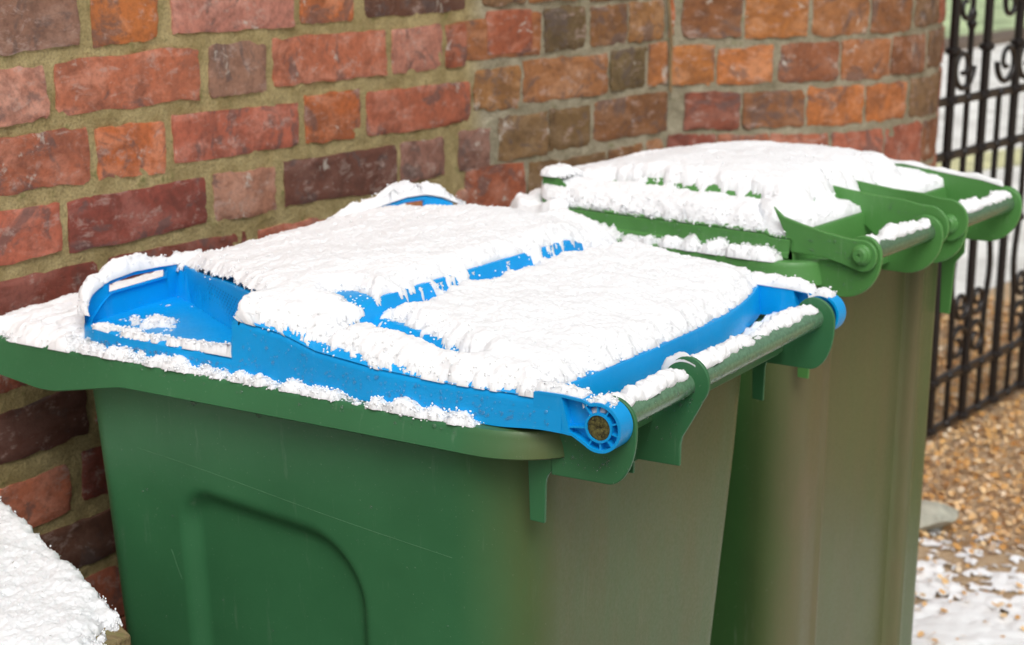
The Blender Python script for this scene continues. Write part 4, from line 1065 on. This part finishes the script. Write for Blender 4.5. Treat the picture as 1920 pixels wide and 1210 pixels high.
# ================================================================== BIN 2 (green lid)
o2 = np.array([-.027, .803, .042]); a2 = math.radians(5); E2 = np.array([math.cos(a2), -math.sin(a2)]); D2 = np.array([math.sin(a2), math.cos(a2)])
def T2(q):
    p_ = o2[:2] + E2 * q[0] + D2 * q[1]; return (float(p_[0]), float(p_[1]), q[2] + o2[2] * min(1, max(0, (q[2] + 1.0))) + G)
c2 = T2((-.35, .28, -1))
bin2 = empty('wheelie_bin', (c2[0], c2[1], 0), 'green wheelie bin with a green lid under snow, standing behind the blue lidded one', 'wheelie bin', 'wheelie bins beside the wall')
def back2(y, z):
    return .021 * sst(y, .122, .134) * (1 - sst(y, .437, .450)) - .005 * np.exp(-((y - .112) / .008) ** 2) - .004 * np.exp(-((y - .462) / .007) ** 2)
def tan_reflect2(x, y, z):
    return 1.0 * np.clip((x + .20) / .09, 0, 1) ** 1.2 * (1 - .45 * sst(y, .45, .47))  # painted ground reflection on the back, weaker on the far column
bin_body(T2, bin2, GREEN2B, -.56, -.105, -.005, .565, -.045, (.02, .004), (.05, .005), (.06, .06, .045, .05), backpanel=back2, tan_reflect_x=tan_reflect2, nA=520)
zb2 = lambda x, y: itp(x, [(-.7, -.058), (-.4, -.060), (-.08, -.056)])
ol = rim_outline(-.68, -.066, -.043, .60, (.08, .08, .07, .08), -.020, zb2, 260)
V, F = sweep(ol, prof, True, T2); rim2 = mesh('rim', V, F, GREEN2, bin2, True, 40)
a = rim2.data.attributes.new('tan_reflect', 'FLOAT', 'POINT')
mb = MB(); mb.box((-.66, .0, -.040), (-.55, .56, -.034)); mb.build('front_shelf', GREEN2, bin2, T=T2)
LX2, BX2, LYa, LYb = -.635, -.118, -.008, .575
def plan2(v):
    y = LYa + (LYb - LYa) * v; r = .10; dy = np.minimum(y - LYa, LYb - y); e = np.clip(r - dy, 0, r)
    return y, LX2 + (r - np.sqrt(np.maximum(r * r - e * e, 0))), BX2 + 0 * y
def H2(x, y):
    yy = np.minimum(y - LYa, LYb - y)
    m_ = .021 + 0 * x
    top = itp(x, [(-.64, .026), (-.57, .048), (-.45, .068), (-.3, .074), (-.2, .066), (-.17, .045), (-.13, .025)])
    z = m_ + .012 * sst(yy, .01, .07) + (top - m_ - .012) * (.75 * sst(yy, .082, .104) + .25 * sst(yy, .09, .2)) * sst(x, -.635, -.55)
    z = np.where(x > -.165, np.minimum(z, .017 + .03 * (1 - sst(x, -.165, -.155))), z)
    return z - .006 * (1 - sst(yy, .0, .012))
nv, nu = 120, 120; v = np.linspace(0, 1, nv); u = np.linspace(0, 1, nu); y_, xf_, xb_ = plan2(v)
X = xf_[None, :] + (xb_ - xf_)[None, :] * u[:, None]; Y = np.repeat(y_[None, :], nu, 0)
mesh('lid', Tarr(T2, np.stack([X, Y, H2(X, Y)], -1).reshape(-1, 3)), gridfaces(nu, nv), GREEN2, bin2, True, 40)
P = [(x, LYa) for x in np.linspace(BX2, LX2 + .1, 60)] + [(float(a_), float(b_)) for a_, b_ in zip(xf_, y_)] + [(x, LYb) for x in np.linspace(LX2 + .1, BX2, 60)]
sk = [(x, y, float(H2(np.array(x), np.array(y))), -.0195) for x, y in P]
prof_2 = [(sgn * -.009, lambda a, b: a + .0005), (sgn * -.0035, lambda a, b: a - .0005), (0, lambda a, b: a - .004), (sgn * .001, lambda a, b: -.010), (sgn * .003, lambda a, b: -.012), (sgn * .0035, lambda a, b: b), (sgn * .002, lambda a, b: b)]
V, F = sweep(sk, prof_2, False, T2); mesh('lid_skirt', V, F, GREEN2, bin2, True, 38)
rows_ = []
for yk in np.linspace(LYa, LYb, 50):
    zt = float(H2(np.array(BX2), np.array(yk)))
    for dx, z in ((-.002, zt), (.002, zt - .001), (.004, zt - .005), (.006, -.030)): rows_.append(T2((BX2 + dx, yk, z)))
mesh('lid_back', rows_, [tuple(int(i_) for i_ in f[::-1]) for f in gridfaces(50, 4)], GREEN2, bin2, True, 38)
def arm2(y_, poly, name='hinge_arm'):
    mb = MB(); mb.prism(poly, y_, y_ + .006); return mb.build(name, GREEN2, bin2, bevel=.0014, T=T2)
def carc(cx, cz, r, a0_, a1_, n=14): return [(cx + r * math.cos(math.radians(t)), cz + r * math.sin(math.radians(t))) for t in np.linspace(a0_, a1_, n)]
armlow = [(-.150, .056), (-.132, .042), (-.10, .034), (-.06, .026), (-.02, .021)] + carc(0, -.002, .0235, 80, -110) + [(-.03, -.018), (-.06, -.012), (-.118, -.010), (-.125, .01)]
armhi = [(-.20, .058), (-.15, .052), (-.10, .047), (-.05, .045), (-.02, .040)] + carc(-.004, .006, .034, 80, -80) + [(-.03, -.02), (-.09, -.02), (-.118, .0)]
arm2(-.006, armlow); arm2(.236, armhi); arm2(.312, armhi); arm2(.566, [(-.30, .045), (-.20, .052), (-.113, .042), (-.05, .036), (-.012, .028)] + carc(-.004, .002, .026, 80, -90) + [(-.05, -.02), (-.118, -.02)])
luglow = [(-.075, -.018), (-.03, -.012)] + carc(-.002, -.002, .028, 140, 0) + [(.026 - .0 , -.006)] + carc(-.036, -.006, .062, 0, -90) + [(-.075, -.068)]
def lug2(y_):
    mb = MB(); mb.prism(luglow, y_, y_ + .007); return mb.build('hinge_lug', GREEN2, bin2, bevel=.0014, T=T2)
for y_ in (.004, .224, .320, .557): lug2(y_)
for ya, yb_ in ((.011, .236), (.327, .557)):
    mb = MB(); mb.tube([(0, ya, 0), (0, (ya + yb_) / 2, 0), (0, yb_, 0)], .0145, 20); mb.build('handle_bar', STEEL, bin2, T=T2)
for y_, s_ in ((-.006, -1), (.312, -1)):
    mb = MB(); vs = []
    pr = [(.0155, .001), (.0155, -.003), (.013, -.005), (.0125, -.009), (.009, -.0115), (.003, -.0115), (.0025, -.009), (.0002, -.009)]
    for rr, dy in pr: vs += [(rr * math.cos(2 * math.pi * k / 22), y_ + dy, rr * math.sin(2 * math.pi * k / 22)) for k in range(22)]
    mb.add(vs, [(l * 22 + k, l * 22 + (k + 1) % 22, (l + 1) * 22 + (k + 1) % 22, (l + 1) * 22 + k) for l in range(len(pr) - 1) for k in range(22)])
    mb.build('bolt', GREEN2, bin2, T=T2, sharp=30)
# gussets and far drop plate
for y_ in (.008, .545):
    mb = MB(); mb.prism([(-.108, -.06), (-.066, -.06), (-.066, -.09), (-.082, -.11), (-.086, -.20), (-.104, -.20)], y_, y_ + .005); mb.build('gusset', GREEN2, bin2, bevel=.001, T=T2)
# front handle bracket
mb = MB(); bx = (-.575, .045)
mb.prism([(-.602, .0), (-.602, .056), (-.57, .056), (-.535, .030), (-.535, .0)], .018, .021); mb.prism([(-.602, .0), (-.602, .054), (-.575, .054), (-.545, .028), (-.545, .0)], .075, .078); mb.box((-.603, .017, .0), (-.600, .079, .0565)); mb.box((-.604, .016, .0566), (-.580, .080, .0590))
mb.build('handle_bracket', GREEN2, bin2, T=T2)
wheels(bin2, lambda q: T2((q[0], q[1], q[2] - .0)), -.17, (.05, .50), (.02, .53))
# snow on bin 2
nu, nv = 190, 280; v = np.linspace(0, 1, nv); v = .5 * v + .5 * (.5 - .5 * np.cos(np.pi * v)); u = np.linspace(0, 1, nu); y_, xf_, xb_ = plan2(v)
X = (xf_ - .004)[None, :] + (xb_ + .003 - xf_)[None, :] * u[:, None]; Y = np.repeat(y_[None, :], nu, 0); d_ = .0028
cg = noise2(nu, nv, d_, d_, .016, 81)
th = .022 + 0 * X; th = np.minimum(th, (Y - LYa - .004) * 1.0); th = np.minimum(th, (LYb - Y + .004) * 2); th = np.minimum(th, (BX2 - X + .002) * 1.2)
dl = dist_seg(X, Y, (-.50, .086), (-.20, .086)); dl2 = dist_seg(X, Y, (-.155, -.01), (-.215, .06)); dl3 = dist_seg(X, Y, (-.165, .10), (-.165, .50))
th = np.minimum(th, np.maximum(np.abs(dl) - .003 + .005 * cg, -.004) * 1.6); th = np.minimum(th, np.maximum(dl2 - .001, -.005) * 2.5)
th = np.minimum(th, np.maximum(dl3 + .003 + .006 * cg, -.004) * 2)
for ya in (.239, .315): th = np.minimum(th, np.where(X > -.21, np.maximum(np.abs(Y - ya) - .004, -.005) * 2.5, 1))
o = snow_grid('lid_snow', X, Y, H2(X, Y), th, d_, d_, 83, bin2, T2, amp=1.0, gran=700); o['kind'] = 'stuff'
nu, nv = 260, 22; X, Y = np.meshgrid(np.linspace(-.55, -.125, nu), np.linspace(-.045, -.013, nv), indexing='ij')
tk = .011 + .003 * noise2(nu, nv, .0016, .0011, .014, 85) - np.maximum(-.037 - Y, 0) * 1.6 + itp(X, [(-.55, .006), (-.45, .0), (-.41, -.012), (-.38, -.006), (-.30, .0), (-.15, .001), (-.125, -.01)])
o = snow_grid('rim_snow', X, Y, -.0205 + 0 * X, tk, .0016, .0015, 86, bin2, T2, gran=300); o['kind'] = 'stuff'
nu, nv = 90, 240; X, Y = np.meshgrid(np.linspace(-.70, -.53, nu), np.linspace(-.03, .58, nv), indexing='ij')
R_c = np.hypot(np.minimum(X + .60, 0), np.minimum(Y - .045, 0))
tk = .036 - np.maximum(R_c - .066, 0) * 2 + .005 * noise2(nu, nv, .002, .0026, .022, 87)
o = snow_grid('rim_snow', X, Y, -.023 + 0 * X, tk, .002, .0026, 88, bin2, T2, amp=.9); o['kind'] = 'stuff'
nu, nv = 40, 60; X, Y = np.meshgrid(np.linspace(-.615, -.553, nu), np.linspace(.012, .093, nv), indexing='ij')
tk = .014 * np.clip(1.6 - np.hypot((X + .592) / .018, (Y - .048) / .034) ** 2, -.3, 1)
o = snow_grid('bracket_snow', X, Y, .0588 + 0 * X, tk, .0015, .0013, 90, bin2, T2); o['kind'] = 'stuff'
bar_snow('bar_snow', T2, bin2, .012, .224, .0145, 91, ang0=14, h=.009); bar_snow('bar_snow', T2, bin2, .328, .556, .0145, 94, ang0=14, h=.009)
# snow lines on the top edges of arms
def edge_snow(T, parent, poly, y_, wdt, seed, x_lo, x_hi, h=.006):
    pts = [q for q in poly if x_lo <= q[0] <= x_hi]; pts = np.array(pts); nu = 70; L = np.linspace(pts[0, 0], pts[-1, 0], nu)
    zz = np.interp(L, pts[:, 0], pts[:, 1]); nv = 8; X = np.repeat(L[:, None], nv, 1); Y = np.repeat(np.linspace(y_ - .001, y_ + wdt + .001, nv)[None, :], nu, 0)
    tk = h * (.8 + .2 * noise2(nu, nv, .002, .001, .012, seed)) * itp(L, [(L[0], .2), (L[3], 1), (L[-4], 1), (L[-1], 0)])[:, None]; o = snow_grid('edge_snow', X, Y, zz[:, None] + 0 * X, tk, .002, .001, seed, parent, T, amp=.6); o['kind'] = 'stuff'
edge_snow(T2, bin2, [(-.30, .045), (-.20, .052), (-.113, .042), (-.05, .036), (-.012, .028)], .566, .006, 104, -.3, -.011, .006)
dp_ = []
r = np.random.default_rng(9)
for _ in range(90): x = r.uniform(-.5, -.13); dp_.append((T2((x, LYa - .0012, r.uniform(-.010, .010))), (0, -1, 0)))
for _ in range(120): x = r.uniform(-.36, -.14); dp_.append((T2((x, -.0450, r.uniform(-.055, -.026))), (0, -1, 0)))
for _ in range(34): x = r.uniform(-.10, .0); dp_.append((T2((x, -.0062, r.uniform(-.01, .02))), (0, -1, 0)))
for _ in range(30): x = r.uniform(-.08, .015); dp_.append((T2((x, .2358, r.uniform(-.02, .04))), (0, -1, 0)))
for _ in range(26): x = r.uniform(-.06, .0); dp_.append((T2((x, .0038, r.uniform(-.06, -.02))), (0, -1, 0)))
drops('water_drops', dp_, bin2, .0008, .0018, 3)

# ------------------------------------------------------------------ snowy timber at lower left
ZP = .75
pc = at((246, 1190), 'z', ZP); pa_ = at((0, 950), 'z', ZP)
e1 = (pa_ - pc)[:2]; e1 /= np.hypot(*e1); e2 = np.array([0.0, -1.0])
tim = empty('timber_planter', (float(pc[0] - .3), float(pc[1] - .2), 0), 'waist high wooden planter covered in snow at the bottom left corner', 'planter')
def tp(a, b, z): q = pc[:2] + e1 * a + e2 * b; return (float(q[0]), float(q[1]), z)
bw = .10
for k in range(6):                                          # top boards run along e2
    a_0, a_1 = k * bw + (.0 if k == 0 else .003), (k + 1) * bw
    mb = MB(); zt = ZP
    vs = [tp(a_0, 0, zt - .035), tp(a_1, 0, zt - .035), tp(a_1, .75, zt - .035), tp(a_0, .75, zt - .035), tp(a_0, 0, zt), tp(a_1, 0, zt), tp(a_1, .75, zt), tp(a_0, .75, zt)]
    mb.add(vs, [(0, 3, 2, 1), (4, 5, 6, 7), (0, 1, 5, 4), (1, 2, 6, 5), (2, 3, 7, 6), (3, 0, 4, 7)]); mb.build('board', WOOD, tim, bevel=.003, smooth=False)
for k in range(5):
    for (A, B_) in (((.0, .0), (.60, .0)), ((.0, .0), (.0, .75))):
        z0_, z1_ = .004 + k * .142, .004 + k * .142 + .138; mb = MB()
        da_ = np.array(B_) - np.array(A); L_ = np.hypot(*da_); da_ = da_ / L_; ins = np.array([da_[1], da_[0]]) 
        q = [np.array(A) + ins * .012 + da_ * .012, np.array(B_) + ins * .012 - da_ * .012, np.array(B_) + ins * .035 - da_ * .012, np.array(A) + ins * .035 + da_ * .035]
        vs = [tp(p_[0], p_[1], z0_) for p_ in q] + [tp(p_[0], p_[1], z1_) for p_ in q]
        mb.add(vs, [(0, 1, 2, 3), (4, 5, 6, 7), (0, 1, 5, 4), (1, 2, 6, 5), (2, 3, 7, 6), (3, 0, 4, 7)]); mb.build('side_board', WOOD, tim, smooth=False)
nu, nv = 300, 330; A_g, B_g = np.meshgrid(np.linspace(-.003, .60, nu), np.linspace(-.003, .66, nv), indexing='ij')
tk = .016 + 0 * A_g; tk = np.minimum(tk, (A_g + .003) * 1.8); tk = np.minimum(tk, (B_g + .004) * 2.0)
cd_ = np.hypot(A_g - .0, B_g - .0); tk = np.minimum(tk, (np.hypot(A_g, B_g * .8) - .040 + .006 * noise2(nu, nv, .002, .002, .008, 5)) * .7)
o = snow_grid('planter_snow', A_g, B_g, 0 * A_g, tk, .002, .002, 111, None, None, mt=SNOWD, amp=1.3, gran=900)
co = np.empty(len(o.data.vertices) * 3); o.data.vertices.foreach_get('co', co); co = co.reshape(-1, 3)
W3 = np.stack([pc[0] + e1[0] * co[:, 0] + e2[0] * co[:, 1], pc[1] + e1[1] * co[:, 0] + e2[1] * co[:, 1], ZP + co[:, 2]], -1)
o.data.vertices.foreach_set('co', W3.astype(np.float32).ravel()); o.data.flip_normals(); o['kind'] = 'stuff'; o.parent = tim; o.matrix_parent_inverse = MW(tim).inverted()
